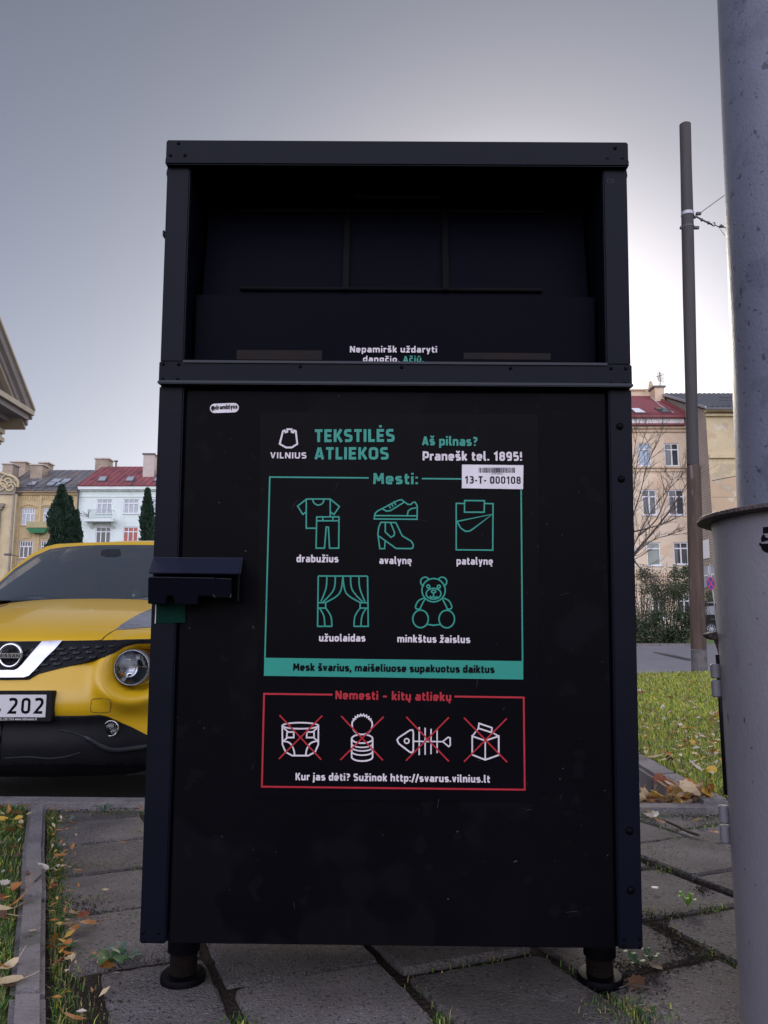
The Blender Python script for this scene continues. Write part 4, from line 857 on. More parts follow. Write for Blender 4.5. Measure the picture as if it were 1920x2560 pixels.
# adjustable feet (the back pair is screwed out further)
for (fx, fy) in ((-.482, .19), (.488, .19), (-.482, .80), (.488, .80)):
    wp = BO + BR @ Vector((fx, fy, 0)); h = wp.z
    prof = [(.049, .02), (.049, -.03)]
    MB().lathe((fx, fy, 0), [(.037, .01), (.037, -.096), (.034, -.097)], 24).build('foot_sleeve', M['bin'], binr, smooth=True, local=True, angle=40)
    th = []; zz = -.09
    zend = -(h-.012)
    while zz > zend: th += [(.0315, zz), (.0298, zz-.002)]; zz -= .004
    ft = MB().lathe((fx, fy, 0), th+[(.030, zend)], 24).build('foot', M['rust'], binr, smooth=True, local=True, angle=50)
    up_ = BRI @ Vector((0, 0, 1)); base = BRI @ (Vector((wp.x, wp.y, 0))-BO); zz0 = zend
    MB().lathe((fx, fy, zend-.016), [(.050, -.012), (.052, .0), (.052, .014), (.049, .018), (.033, .020)], 28).build('foot_plate', M['bin'], ft, smooth=True, local=True, angle=40)
#=====CAR=====
CX, CY, CZ = -1.844, 3.86, -.12
car = thing('parked_car', 'yellow compact crossover car with round headlights parked left of the container', 'car', (CX, CY, CZ))
prof = [(.42, .19, .74, .10, 0), (.20, .20, .80, .20, 0), (.06, .26, .84, .30, 0), (.02, .36, .865, .34, 0), (.03, .47, .875, .36, 0), (.005, .545, .88, .38, 0), (.012, .62, .882, .39, 0), (.05, .72, .885, .41, 0), (.085, .80, .885, .42, 0),
        (.115, .862, .88, .42, .01), (.17, .905, .875, .42, .01), (.32, .965, .87, .40, .0), (.56, 1.028, .865, .34, -.02), (.82, 1.078, .86, .26, -.05), (1.02, 1.112, .85, .2, -.06), (1.12, 1.125, .85, .17, -.06)]
pv = catmull([Vector(p[:3]) for p in prof], 8); pw = catmull([Vector((p[3], p[4], 0)) for p in prof], 8)
HLX, HLZ = .60, .735
NU = 120; rows = []
for a, w2 in zip(pv, pw):
    r = []
    for k in range(NU+1):
        u = -1+2*k/NU; x = u*a.z; yy = a.x + w2.x*abs(u)**2.6; zz = a.y + w2.y*abs(u)**3
        if a.y > .93: zz += -.018*(1-abs(math.cos(u*math.pi/2*1.0)))  # gentle crown
        dd = math.hypot(abs(x)-HLX, (zz-HLZ)*1.0)
        yy -= .055*math.exp(-((dd-.158)/.045)**2)
        if dd < .098: yy += .16
        elif dd < .112: yy += .03
        r.append(Vector((x, yy, zz)))
    rows.append(r)
gv = [v for r in rows for v in r]; n = NU+1
gf = [(i*n+j, i*n+j+1, (i+1)*n+j+1, (i+1)*n+j) for i in range(len(rows)-1) for j in range(NU)]
BV = BVHTree.FromPolygons(gv, gf)
bb_ = MB(); bb_.add(gv, gf); bb_.mi = [1 if sum(gv[i].z for i in f)/4 < (.455 if abs(gv[f[0]].x) < .3 else .365) else 0 for f in gf]; bb_.build('front_body', [M['yellow'], M['black']], car, smooth=True, local=True)
CO = Vector((CX, CY, CZ))
def carhit(px, py):
    o = EYE-CO; d = ray(px, py).normalized(); h = BV.ray_cast(o, d)
    return (h[0], h[1]) if h[0] is not None else (None, None)
def overlay(name, m, poly, parent, off=.006, step=5, hit=carhit, mirror=True, skirt=.012, both=True, flat=None):
    """panel cut along a photographed outline and wrapped on the car's own surface; mirrored about the car's centre line"""
    def centre(py):
        a, b_ = -300., 700.
        for _ in range(40):
            c = (a+b_)/2; h = hit(c, py)[0]
            if h is None or h.x < 0: a = c
            else: b_ = c
        return c
    poly = [(centre(p[1]), p[1]) if p[0] is None else p for p in poly]
    vs = [Vector(p) for p in poly]; n0 = len(vs)
    xs = [v.x for v in vs]; ys = [v.y for v in vs]
    extra = []
    x = min(xs)+step/2
    while x < max(xs):
        y = min(ys)+step/2
        while y < max(ys):
            if inpoly(x, y, poly): extra.append(Vector((x+rnd(-.3, .3), y+rnd(-.3, .3))))
            y += step
        x += step
    R = delaunay_2d_cdt(vs+extra, [(i, (i+1) % n0) for i in range(n0)], [], 1, 1e-4)
    V2, Fc = R[0], R[2]; pts = []; bad = set()
    for i, v in enumerate(V2):
        h, nn = hit(v.x, v.y)
        if h is None: bad.add(i); pts.append((Vector((0, 0, 0)), Vector((0, -1, 0)))); continue
        if nn.y > 0: nn = -nn
        pts.append((h, nn))
    Fc = [f for f in Fc if not any(i in bad for i in f)]
    cnt = {}
    for f in Fc:
        for a, b_ in zip(f, f[1:]+f[:1]): k = (min(a, b_), max(a, b_)); cnt[k] = cnt.get(k, 0)+1
    fronts = [h+nn*off for h, nn in pts]; backs = [h-nn*skirt for h, nn in pts]; N = len(pts)
    fs = list(Fc)+[(a, b_, b_+N, a+N) for (a, b_), c in cnt.items() if c == 1]
    mb = MB(); mb.add(fronts+backs, fs)
    if mirror == 'pair':
        m2 = MB(); m2.add([Vector((-v.x, v.y, v.z)) for v in fronts+backs], [tuple(reversed(f)) for f in fs]); m2.build(name, m, parent, smooth=True, local=True, angle=35)
    elif mirror: mb.add([Vector((-v.x, v.y, v.z)) for v in fronts+backs], [tuple(reversed(f)) for f in fs])
    return mb.build(name, m, parent, smooth=True, local=True, angle=35)
def zz2(L): return [(None, z2(0, y)[1]) if x is None else z2(x, y) for x, y in L]
MIRR = 48   # centre line of the car in zoom units at the front
grl = overlay('grille', M['black'], zz2([(None,990),(400,984),(870,976),(1100,968),(1310,962),(1420,962),(1420,985),(1310,996),(1180,998),(1080,1022),(990,1075),(900,1118),(600,1195),(335,1262),(250,1312),(None,1316)]), car, .005, 3.2)
# scale-like grille bars
mb = MB(); mbm = MB(); GP = zz2([(150,1010),(900,990),(1290,975),(1180,995),(1075,1020),(900,1105),(600,1180),(340,1250),(200,1250),(150,1200)])
for i in range(6):
    for j in range(14):
        xx = 130+j*112+(56 if i % 2 else 0)-i*28; yy = 1002+i*45-j*5.5
        sc_ = 1-.035*j
        px, py = z2(xx, yy)
        pl = [(xx, yy+22*sc_), (xx+8, yy+30*sc_), (xx+70*sc_, yy+22*sc_), (xx+92*sc_, yy+2), (xx+78*sc_, yy+6*sc_), (xx+40*sc_, yy+10*sc_), (xx+28*sc_, yy-4), (xx+12*sc_, yy)]
        if not all(inpoly(*z2(*q), GP) for q in pl): continue
        hs_ = [carhit(*z2(*q)) for q in pl]
        if any(h[0] is None for h in hs_): continue
        a = [h[0]+Vector((0, -.016, 0)) for h in hs_]; mb.prism(a, (0, .014, 0)); mbm.prism([Vector((-v.x, v.y, v.z)) for v in a], (0, .014, 0))
mb.build('grille_bars', M['grey'], grl, local=True, bevel=.0015); mbm.build('grille_bars', M['grey'], grl, local=True, bevel=.0015)
overlay('grille_trim', M['chrome'], zz2([(372,1000),(545,993),(480,1062),(400,1140),(330,1220),(262,1288),(220,1302),(None,1304),(None,1240),(135,1242),(168,1228),(205,1192),(290,1090)]), car, .022)
# emblem
ec, en = carhit(*z2(48, 1100)); em = MB(); R0 = .0545
ring = [Vector((R0*math.cos(q), -.012, R0*math.sin(q))) for q in np.linspace(0, 2*math.pi, 41)]
ecx = Vector((0, ec.y-.022, ec.z))
em.tube([ecx+v*1.0 for v in ring], .009, 8)
emb = em.build('emblem', M['chrome'], car, smooth=True, local=True)
MB().box(-.064, .064, ecx.y-.026, ecx.y-.008, ecx.z-.0125, ecx.z+.0125).build('emblem_bar', M['chrome'], emb, local=True, bevel=.003)
def carlet(items, y):
    mb = MB()
    for i, (vs, fs) in enumerate(items): mb.add([(v.x, y-(i % 9)*5e-5, v.y) for v in vs], fs)
    return mb
carlet(fit_text('NISSAN', (-.053, ecx.z-.0075), (.053, ecx.z-.0075), .015, 'N', .17), ecx.y-.0268).build('lettering', M['ink'], emb, local=True)
# number plate
def plp(x, y, yy=-.012): p = EYE + ray(*z2(x, y))*((CY+yy)/ray(*z2(x, y)).y); return p-CO
pr = plp(405, 1440); pb = plp(405, 1635); pf = plp(460, 1408); pfb = plp(455, 1672)
plate = MB().box(pr.x-.52, pr.x, -.016, -.010, pb.z, pr.z).build('number_plate', M['plate'], car, local=True, bevel=.001)
MB().box(pf.x-.55, pf.x, -.013, .03, pfb.z, pf.z).build('plate_holder', M['black'], plate, local=True, bevel=.003)
for ch, xa, xb in (('2', 60, 150), ('0', 175, 262), ('2', 285, 375)):
    a, b_ = plp(xa, 1608, -.0165), plp(xb, 1608, -.0165); its = fit_text(ch, (a.x, a.z), (b_.x, b_.z), plp(xa, 1465, -.0165).z-a.z, '2', .15)
    carlet(its, -.0165).build('lettering', M['ink'], plate, local=True)
q = plp(-6, 1572, -.0166); MB().lathe((q.x, -.0166, q.z), [(.0085, 0), (.0085, .0005)], 16, 'y').build('inspection_sticker', M['weedgrey'], plate, local=True)
a, b_ = plp(-10, 1662, -.0138), plp(318, 1660, -.0138); carlet(fit_text('-5) 235 7145 www.faktoauto.lt', (a.x, a.z), (b_.x, b_.z), plp(0, 1642, -.0138).z-a.z, '5', .15), -.0138).build('lettering', M['label'], plate, local=True)
# lower cladding, lip, fog lamps
cladding = overlay('bumper_cladding', M['black'], zz2([(None,1622),(440,1620),(860,1614),(930,1628),(1010,1662),(1130,1718),(1270,1792),(1420,1880),(1560,1960),(1560,2040),(None,2040)]), car, .010, 7)
for s in (1, -1):
    mb = MB(); pl = [carhit(*z2(x, y))[0] for x, y in ((520,1742),(640,1765),(760,1810),(880,1880),(980,1915),(1110,1908),(1270,1885),(1420,1870))]
    mb.tube([Vector((s*p.x, p.y-.014, p.z)) for p in catmull(pl, 4)], [.004]*8+[.014]*21, 8)
    mb.build('bumper_lip', M['grey'], cladding, smooth=True, local=True)
mb = MB()
pl = [carhit(*z2(x, y))[0] for x, y in ((48,1985),(260,1975),(420,1988),(560,1975),(700,1935))]
for s in (1, -1): mb.tube([Vector((s*p.x, p.y-.004, p.z)) for p in catmull(pl, 4)], .008, 6)
mb.build('reflection_arcs', M['grey'], cladding, smooth=True, local=True)  # grey tubes added to imitate light arcs reflected under the bumper
f0, _ = carhit(*z2(968, 1728))
for s in (1, -1):
    c = Vector((s*f0.x, f0.y-.012, f0.z))
    fg = MB().lathe(c, [(.036, .02), (.040, -.004), (.036, -.010), (.033, -.004), (.030, .004), (.014, .012), (.0001, .014)], 24, 'y').build('fog_lamp', M['chromedark'], car, smooth=True, local=True)
    MB().lathe(c, [(.034, -.002), (.026, -.010), (.013, -.014), (.0001, -.015)], 24, 'y').build('lens', M['clear'], fg, smooth=True, local=True)
# headlights
h0, _ = carhit(*z2(1150, 1205)); h0 = h0+Vector((0, -.150, 0)); hr = .079
pc = plp(1150, 1205, h0.y-.03)
for s in (1, -1):
    c = Vector((s*pc.x, h0.y-.050, pc.z)); R = hr*1.09
    hl = MB().lathe(c, [(R*1.02, .10), (R*1.05, .012), (R*1.03, -.004), (R*.985, -.008), (R*.95, 0), (R*.93, .03)], 40, 'y').build('headlight', M['lamp'], car, smooth=True, local=True)
    mb = MB(); rows_ = []
    for i in range(9):
        t_ = i/8; rr = R*.95*(1-t_)+.001; rows_.append([c+Vector((rr*math.cos(a), .020+.045*math.sin(t_*1.5)+.004*math.sin(a*9)*t_, rr*math.sin(a))) for a in np.linspace(0, 2*math.pi, 49)])
    mb.grid(rows_); mb.build('reflector', M['chromedark'], hl, smooth=True, local=True)
    pc2 = plp(1205, 1135, h0.y-.03); c2 = Vector((s*pc2.x, c.y, pc2.z))
    MB().lathe(c2, [(.038, .05), (.040, .004), (.037, -.004), (.034, .002), (.031, -.012), (.02, -.02), (.0001, -.023)], 28, 'y').build('projector', M['glass2'], hl, smooth=True, local=True, angle=50)
    c3 = c+Vector((-.012*s, .0, -.045)); MB().lathe(c3, [(.021, .04), (.019, .012), (.010, .02), (.0001, .03)], 18, 'y').build('bulb_cup', M['chrome'], hl, smooth=True, local=True)
    c4 = c+Vector((-.052*s, .01, -.035)); MB().lathe(c4, [(.009, .03), (.008, .0), (.0001, -.008)], 12, 'y').build('amber_bulb', mat('amber', (.7, .28, .02), rough=.2), hl, smooth=True, local=True)
    MB().lathe(c, [(R*.97, .0), (R*.85, -.016), (R*.6, -.03), (R*.3, -.037), (.0001, -.039)], 40, 'y').build('lens', M['clear'], hl, smooth=True, local=True)
overlay('side_lamp', M['lamp'], zz2([(1000,880),(1050,838),(1110,800),(1200,748),(1310,702),(1420,662),(1440,760),(1420,850),(1310,862),(1150,872)]), car, .004, 5, mirror='pair')
# seams: bonnet edge, tow cover
def seam(pts, name, r=.0022, mirror=True, closed=False, m='seam', lift=.0):
    q = []
    for x, y in pts:
        h, nn = carhit(*z2(x, y))
        if h is not None: q.append(h + (nn if nn.y < 0 else -nn)*lift)
    q = catmull(q, 4, closed)
    if closed: q.append(q[0])
    mb = MB().tube(q, r, 6)
    if mirror: mb.tube([Vector((-v.x, v.y, v.z)) for v in q], r, 6)
    return mb.build(name, M[m], car, smooth=True, local=True)
seam([(48,984),(400,980),(700,976),(865,970),(900,945),(950,908),(1000,880)], 'bonnet_seam', .003)
seam([(800,1480),(870,1474),(935,1478),(957,1500),(955,1560),(940,1590),(870,1596),(800,1592),(783,1570),(788,1510)], 'tow_cover_seam', .0016, True, True)
# windscreen and cabin: one curved surface
def ws(px, py):
    r = ray(px, py); o = EYE-CO; t = (1.0+CY)/r.y
    for _ in range(12):
        p = o+r*t; f = p.y - (1.07 + (p.z-1.075)*1.55 + .34*p.x*p.x + .10*(p.z-1.075)**2)
        t -= f/r.y*.8
    return o+r*t, Vector((0, -.5, .85))
CXW = 306   # car centre line on the windscreen, source pixels
glass_old = [(None, 612), (0, 606), (-420, 640), (-420, 640), (-250, 560), (-100, 500+60), (0, 478), (130, 360), (300, 252), (440, 192), (560, 175), (700, 165), (850, 159), (None, 157)]
glass_pts = [(None, 640), (600, 640), (0, 640), (-330, 660), (-300, 640), (-150, 590), (0, 484), (130, 366), (300, 254), (440, 193), (560, 177), (700, 166), (850, 160), (None, 158)]
body_pts = [(None, 650), (0, 650), (-420, 700), (-400, 640), (-150, 555), (0, 452), (100, 360), (250, 238), (400, 160), (490, 138), (700, 128), (900, 122), (None, 120)]
# the frame is the outline between the cabin edge and the glass
fr_ = body_pts[1:-1]; gl_ = glass_pts[1:-1]
overlay('cabin_frame', M['yellow'], zz2([(None, 120)]+fr_[::-1][:-2]+[(-420, 700)]+gl_[2:]+[(None, 166)]), car, .0, 8, ws)
wsg = overlay('windscreen', M['wglass'], zz2(glass_pts), car, .012, 8, ws)
overlay('sensor_housing', M['glass2'], zz2([(870,250),(880,205),(930,197),(1040,197),(1050,250),(1010,262),(920,262)]), wsg, .014, 6, ws, mirror=False, skirt=.001)
# dashboard, seats, steering wheel and mirror seen through the windscreen
MB().hexa([(-.68, 1.08, .95), (.68, 1.08, .95), (.66, 1.50, .90), (-.66, 1.50, .90), (-.68, 1.10, 1.06), (.68, 1.10, 1.06), (.66, 1.50, 1.10), (-.66, 1.50, 1.10)]).build('dashboard', M['trim'], car, local=True, bevel=.03)
for s in (-1, 1):
    se = MB().box(s*.36-.24, s*.36+.24, 2.28, 2.42, .6, 1.18).build('seat', M['seat'], car, local=True, bevel=.05)
    MB().box(s*.36-.13, s*.36+.13, 2.32, 2.42, 1.21, 1.40).build('headrest', M['seat'], se, local=True, bevel=.05)
swc = Vector((.36, 1.58, 1.10)); MB().tube([swc+Vector((.18*math.cos(q), .10*math.sin(q), .16*math.sin(q))) for q in np.linspace(0, 2*math.pi, 29)], .016, 6).build('steering_wheel', M['trim'], car, smooth=True, local=True)
MB().box(-.11, .11, 1.60, 1.63, 1.36, 1.43).build('rear_view_mirror', M['trim'], car, local=True, bevel=.012)
MB().box(-.8, .8, 1.0, 4.0, .30, .60).build('cabin_floor', M['trim'], car, local=True)
# roof
rows_ = []
for (yy, zc, hw) in ((1.80, 1.475, .60), (1.86, 1.545, .615), (1.95, 1.585, .625), (2.15, 1.615, .635), (2.5, 1.625, .635), (3.0, 1.60, .62), (3.5, 1.53, .58), (3.75, 1.46, .55)):
    rows_.append([Vector((u*(hw+.02), yy+.15*abs(u)**3*(1 if yy < 2 else 0), zc-.085*abs(u)**2.6-(.06 if abs(u) == 1 else 0))) for u in np.linspace(-1, 1, 25)])
MB().grid(rows_).build('roof', M['yellow'], car, smooth=True, local=True)
# sides, rear, doors glass, wheels, mirrors (mostly hidden in this view)
for s in (-1, 1):
    rows_ = []
    for (yy, zb, zm, xm, zt, xt) in ((.33, .30, .86, .885, .95, .86), (.75, .62, .90, .90, 1.0, .86), (1.1, .30, .92, .885, 1.06, .84), (2.0, .28, .92, .885, 1.06, .83), (3.0, .30, .95, .885, 1.09, .82), (3.5, .60, .95, .89, 1.1, .80), (3.95, .35, .90, .84, 1.08, .72), (4.12, .40, .85, .70, 1.05, .60)):
        rows_.append([Vector((s*xm*.97, yy, zb)), Vector((s*xm, yy, (zb+zm)/2)), Vector((s*xm, yy, zm)), Vector((s*xt, yy, zt))])
    MB().grid(rows_).build('side_panel', M['yellow'], car, smooth=True, local=True)
    MB().grid([[Vector((s*.84, 1.25, 1.06)), Vector((s*.66, 2.0, 1.50))], [Vector((s*.83, 3.2, 1.10)), Vector((s*.65, 3.0, 1.51))], [Vector((s*.72, 4.0, 1.08)), Vector((s*.57, 3.75, 1.40))]]).build('side_window', M['glass'], car, local=True)
    for yy in (.80, 3.33):
        wh = MB().lathe((s*.70, yy, .335), [(.20, s*.15), (.30, s*.16), (.335, s*.12), (.335, -s*.04), (.30, -s*.08), (.2, -s*.07)], 32, 'x').build('wheel', M['rubber'], car, smooth=True, local=True, angle=40)
        MB().lathe((s*.70, yy, .335), [(.21, s*.15), (.20, s*.12), (.05, s*.13), (.0001, s*.14)], 24, 'x').build('rim', M['galv'], wh, smooth=True, local=True)
    MB().box(*sorted((s*.84, s*1.02)), 1.30, 1.40, 1.03, 1.17).build('door_mirror', M['yellow'], car, local=True, bevel=.03)
MB().box(-.70, .70, 4.0, 4.14, .35, 1.08).build('tailgate', M['yellow'], car, local=True, bevel=.04)
MB().grid([[Vector((-.6, 4.08, 1.08)), Vector((.6, 4.08, 1.08))], [Vector((-.54, 3.75, 1.46)), Vector((.54, 3.75, 1.46))]]).build('rear_window', M['glass'], car, local=True)
MB().box(-.80, .80, .25, 4.0, .20, .28).build('underbody', M['black'], car, local=True)
#=====MAST=====
mx, my = .985, 1.72
mp = Vector((mx, my))
def rad_at(px, py, cx=mx, cy_=my):    # radius whose silhouette passes through this pixel
    d = Vector((ray(px, py).x, ray(px, py).y)).normalized(); return abs(d.x*cy_-d.y*cx)
zc_ = atdepth(1741, 1295, my).z
mast = thing('steel_mast', 'grey painted steel mast with a wide flanged lower sleeve at the right edge', 'mast', (mx, my, 0))
def zy(py, x=1850): return atdepth(x, py, my).z
rs0, rs1 = rad_at(1853, 2560), rad_at(1779, 1330)
slope = (rs1-rs0)/(zy(1330)-zy(2560))
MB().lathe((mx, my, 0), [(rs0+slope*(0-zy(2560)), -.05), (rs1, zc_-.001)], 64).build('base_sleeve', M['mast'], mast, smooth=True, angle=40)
rc = rad_at(1741, 1295)
MB().lathe((mx, my, zc_), [(.10, -.004), (rc-.006, -.004), (rc, -.001), (rc, .006), (rc-.003, .008), (.1, .012)], 72).build('flange', M['mastrust'], mast, smooth=True, angle=30)
r0, r1 = rad_at(1840, 1250), rad_at(1791, 0)
zt0, zt1 = zc_, atdepth(1800, 0, my).z
k = (r1-r0)/(zt1-zt0)
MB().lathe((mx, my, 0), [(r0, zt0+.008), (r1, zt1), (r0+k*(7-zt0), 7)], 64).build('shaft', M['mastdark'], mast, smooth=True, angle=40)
# service hatch seam and hinges on the left flank of the sleeve
def onsleeve(px, py, extra=0.):
    z = zy(py, px); r = rs0+slope*(z-zy(2560))+extra; d = Vector((ray(px, py).x, ray(px, py).y)).normalized()
    # tangent point of the view ray
    t_ = d.dot(mp); foot = d*t_; n_ = (foot-mp).normalized(); return Vector((mx+n_.x*r, my+n_.y*r, z))
a, b_ = onsleeve(1793, 1590), onsleeve(1830, 2150)
mb = MB(); mb.tube([onsleeve(1797, 1640, .002), onsleeve(1806, 1800, .002), onsleeve(1820, 2010, .002)], .006, 6); mb.build('hatch_seam', M['black'], mast, smooth=True)
for y0, y1, xx in ((1664, 1702, 1786), (1706, 1752, 1788), (2038, 2085, 1808), (2090, 2138, 1811)):
    z = (zy(y0)+zy(y1))/2; p0, p1 = onsleeve(xx+8, y0, .009), onsleeve(xx+10, y1, .009)
    MB().tube([p0, p0.lerp(p1, .08), p0.lerp(p1, .92), p1], [.009, .0115, .0115, .009], 12).build('hinge', M['mast'], mast, smooth=True, angle=35)
p = onsleeve(1790, 1590, 0); mb = MB()
mb.prism([p+Vector(v) for v in ((.004,0,.008),(-.010,0,.008),(-.024,-.004,.006),(-.026,-.004,.003),(-.018,0,-.006),(-.004,0,-.010),(.004,0,-.01))], (0, .03, 0)); mb.tube([p+Vector((-.002, .01, -.004)), p+Vector((.004, .01, -.03)), p+Vector((.008, .01, -.055))], [.006, .004, .003], 6); mb.build('lock_lug', M['mastrust'], mast, bevel=.002)
# part of a stencilled number
def onmast(px, py, lift=.0008):
    o = Vector((EYE.x, EYE.y)); r = ray(px, py); d = Vector((r.x, r.y)); rel = o-mp
    R0 = rs0+slope*(zy(py, px)-zy(2560))+lift
    A = d.dot(d); B = 2*rel.dot(d); Cc = rel.dot(rel)-R0*R0; D = max(B*B-4*A*Cc, 0); t_ = (-B-math.sqrt(D))/(2*A); return EYE+r*t_
mb = MB()
for pl in ([(1480,930),(1700,915),(1700,1050),(1478,1055)], [(1470,1080),(1510,1075),(1520,1120),(1570,1150),(1640,1140),(1700,1150),(1700,1190),(1600,1190),(1450,1222),(1440,1150)],
           [(1410,1235),(1470,1260),(1560,1255),(1700,1250),(1700,1440),(1580,1440),(1510,1420),(1455,1370),(1445,1320),(1405,1285)]):
    q = [onmast(*zM(x, y)) for x, y in pl]; mb.add(q, [tuple(range(len(q)))])
mb.build('stencilled_mark', M['ink'], mast)
#=====POLE=====
PY = 15.2
pole = thing('utility_pole', 'tall brown weathered utility pole standing at the edge of the larger lawn', 'pole', atdepth(1745, 1686, PY))
def pw_(y, xa, xb): a, b_ = atdepth(xa, y, PY), atdepth(xb, y, PY); return (a+b_)/2, (b_.x-a.x)/2
def polepart(lst, name, m, n=24):
    cs = [pw_(*q) for q in lst]; return MB().tube([c for c, r in cs], [r for c, r in cs], n).build(name, m, pole, smooth=True, angle=50)
base_ = [(1690, 1729.5, 1768), (1600, 1727.5, 1765), (1500, 1724, 1760.5), (1400, 1721, 1757), (1340, 1719.5, 1755.5), (1200, 1717.5, 1752), (1170, 1717, 1751), (1163, 1717.5, 1748)]
polepart([(1700, 1730, 1769), (1625, 1728, 1766)], 'pole_foot', M['polebase'])
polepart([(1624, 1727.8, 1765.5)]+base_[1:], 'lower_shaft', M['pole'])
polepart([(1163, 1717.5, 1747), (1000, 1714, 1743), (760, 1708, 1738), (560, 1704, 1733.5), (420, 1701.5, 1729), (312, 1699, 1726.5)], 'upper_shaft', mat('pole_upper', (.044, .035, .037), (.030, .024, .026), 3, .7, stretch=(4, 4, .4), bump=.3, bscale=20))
for ya, yb, xa, xb, m in ((532, 540, 1703, 1734.5, 'galv'), (566, 571, 1704, 1735, 'wire')): polepart([(ya, xa, xb), (yb, xa, xb)], 'clamp_band', M[m])
c, r = pw_(570, 1704, 1735); mb = MB(); mb.box(c.x+r, c.x+r+.10, c.y-.03, c.y+.03, c.z-.02, c.z+.03); mb.box(c.x-r-.03, c.x-r, c.y-.03, c.y+.03, c.z-.02, c.z+.03); mb.build('clamp_bolt', M['wire'], pole)
def W7(x, y, d=PY): return atdepth(*z7(x, y), d)
w1 = thing('span_wire', 'upper thin span wire tied to the utility pole clamp', 'wire', W7(600, 1245))
MB().tube([W7(590, 1250), W7(640, 1215), W7(680, 1195), W7(900, 1035), W7(1400, 690), W7(3400, -700, PY+3)], .008, 6).build('cable', M['wire'], w1)
mb = MB(); p = W7(645, 1215); mb.box(p.x-.05, p.x+.06, p.y-.03, p.y+.03, p.z-.025, p.z+.035); mb.tube([W7(630, 1235), W7(655, 1200)], .02, 6); mb.build('wire_clamp', M['wire'], w1, bevel=.01)
w2 = thing('span_wire', 'lower span wire with turnbuckle and hook tied to the utility pole', 'wire', W7(605, 1250))
MB().tube([W7(590, 1250), W7(620, 1245), W7(720, 1298), W7(800, 1335)], .018, 6).build('turnbuckle', M['steel'], w2, smooth=True)
mb = MB()
for x, y in ((605, 1252), (680, 1282), (755, 1315)): mb.lathe(W7(x, y), [(.0001, -.03), (.035, -.015), (.035, .015), (.0001, .03)], 10, 'x')
mb.build('fitting', M['steel'], w2, smooth=True)
MB().tube(catmull([W7(795, 1335), W7(815, 1350), W7(828, 1335), W7(825, 1315), W7(812, 1312)], 4), .012, 6).build('hook', M['steel'], w2, smooth=True)
MB().tube([W7(825, 1338), W7(870, 1358), W7(920, 1362), W7(1400, 1500), W7(3400, 2050, PY+3)], .010, 6).build('cable', M['wire'], w2)
mb = MB(); mb.tube([W7(872, 1362), W7(895, 1350), W7(925, 1360)], [.015, .04, .02], 8); mb.tube([W7(880, 1370), W7(905, 1410), W7(940, 1455)], .006, 5); mb.build('wire_clamp', M['wire'], w2, smooth=True)
#=====BUILDINGS=====
def wallholes(mb, x0, x1, z0, z1, y, holes, rec=.16, mi=0):
    xs = sorted({x0, x1, *[h[0] for h in holes], *[h[1] for h in holes]}); zs = sorted({z0, z1, *[h[2] for h in holes], *[h[3] for h in holes]})
    xs = [x for x in xs if x0 <= x <= x1]; zs = [z for z in zs if z0 <= z <= z1]
    for i in range(len(xs)-1):
        for j in range(len(zs)-1):
            cx, cz = (xs[i]+xs[i+1])/2, (zs[j]+zs[j+1])/2
            if any(h[0] < cx < h[1] and h[2] < cz < h[3] for h in holes): continue
            mb.add([(xs[i], y, zs[j]), (xs[i+1], y, zs[j]), (xs[i+1], y, zs[j+1]), (xs[i], y, zs[j+1])], [(0, 1, 2, 3)], mi)
    for a, b_, c, d in holes:
        mb.add([(a, y, c), (b_, y, c), (b_, y, d), (a, y, d), (a, y+rec, c), (b_, y+rec, c), (b_, y+rec, d), (a, y+rec, d)], [(0, 4, 5, 1), (1, 5, 6, 2), (2, 6, 7, 3), (3, 7, 4, 0)], mi)
def rect(zz, x0, y0, x1, y1, Y):
    xm, ym = (x0+x1)/2, (y0+y1)/2
    return (atdepth(*zz(x0, ym), Y).x, atdepth(*zz(x1, ym), Y).x, atdepth(*zz(xm, y1), Y).z, atdepth(*zz(xm, y0), Y).z)
def window(par, r, Y, pane, cols=2, transom=.3, topcols=None, fw=.09, sill=True, sillm='frame', frame='frame'):
    x0, x1, z0, z1 = r; g = MB().box(x0, x1, Y+.13, Y+.16, z0, z1).build('window', M[pane], par)
    f = MB(); y0, y1 = Y+.07, Y+.129
    f.box(x0, x0+fw, y0, y1, z0, z1); f.box(x1-fw, x1, y0, y1, z0, z1); f.box(x0+fw, x1-fw, y0, y1, z0, z0+fw); f.box(x0+fw, x1-fw, y0, y1, z1-fw, z1)
    zt = z1-(z1-z0)*transom
    if transom: f.box(x0+fw, x1-fw, y0-.002, y1, zt-fw/2, zt+fw/2)
    else: zt = z1-fw
    for k in range(1, cols):
        xx = x0+(x1-x0)*k/cols; f.box(xx-fw/2, xx+fw/2, y0-.004, y1, z0+fw, zt-(fw/2 if transom else 0))
    if transom:
        tc = topcols if topcols is not None else cols
        for k in range(1, tc):
            xx = x0+(x1-x0)*k/tc; f.box(xx-fw/3, xx+fw/3, y0-.004, y1, zt+fw/2, z1-fw)
    f.build('frame', M[frame], g)
    if sill: MB().box(x0-.06, x1+.06, Y-.09, Y+.08, z0-.07, z0).build('sill', M[sillm], g)
    return g
def roofplane(e0, e1, r1, r0, m, par, th=.12, name='roof'):
    n_ = (e1-e0).cross(r0-e0).normalized()
    if n_.z < 0: n_ = -n_
    return MB().prism([e0, e1, r1, r0], -n_*th).build(name, m, par), e0, n_
def onroof(zz, x, y, e0, n_): return onplane(*zz(x, y), e0, n_)
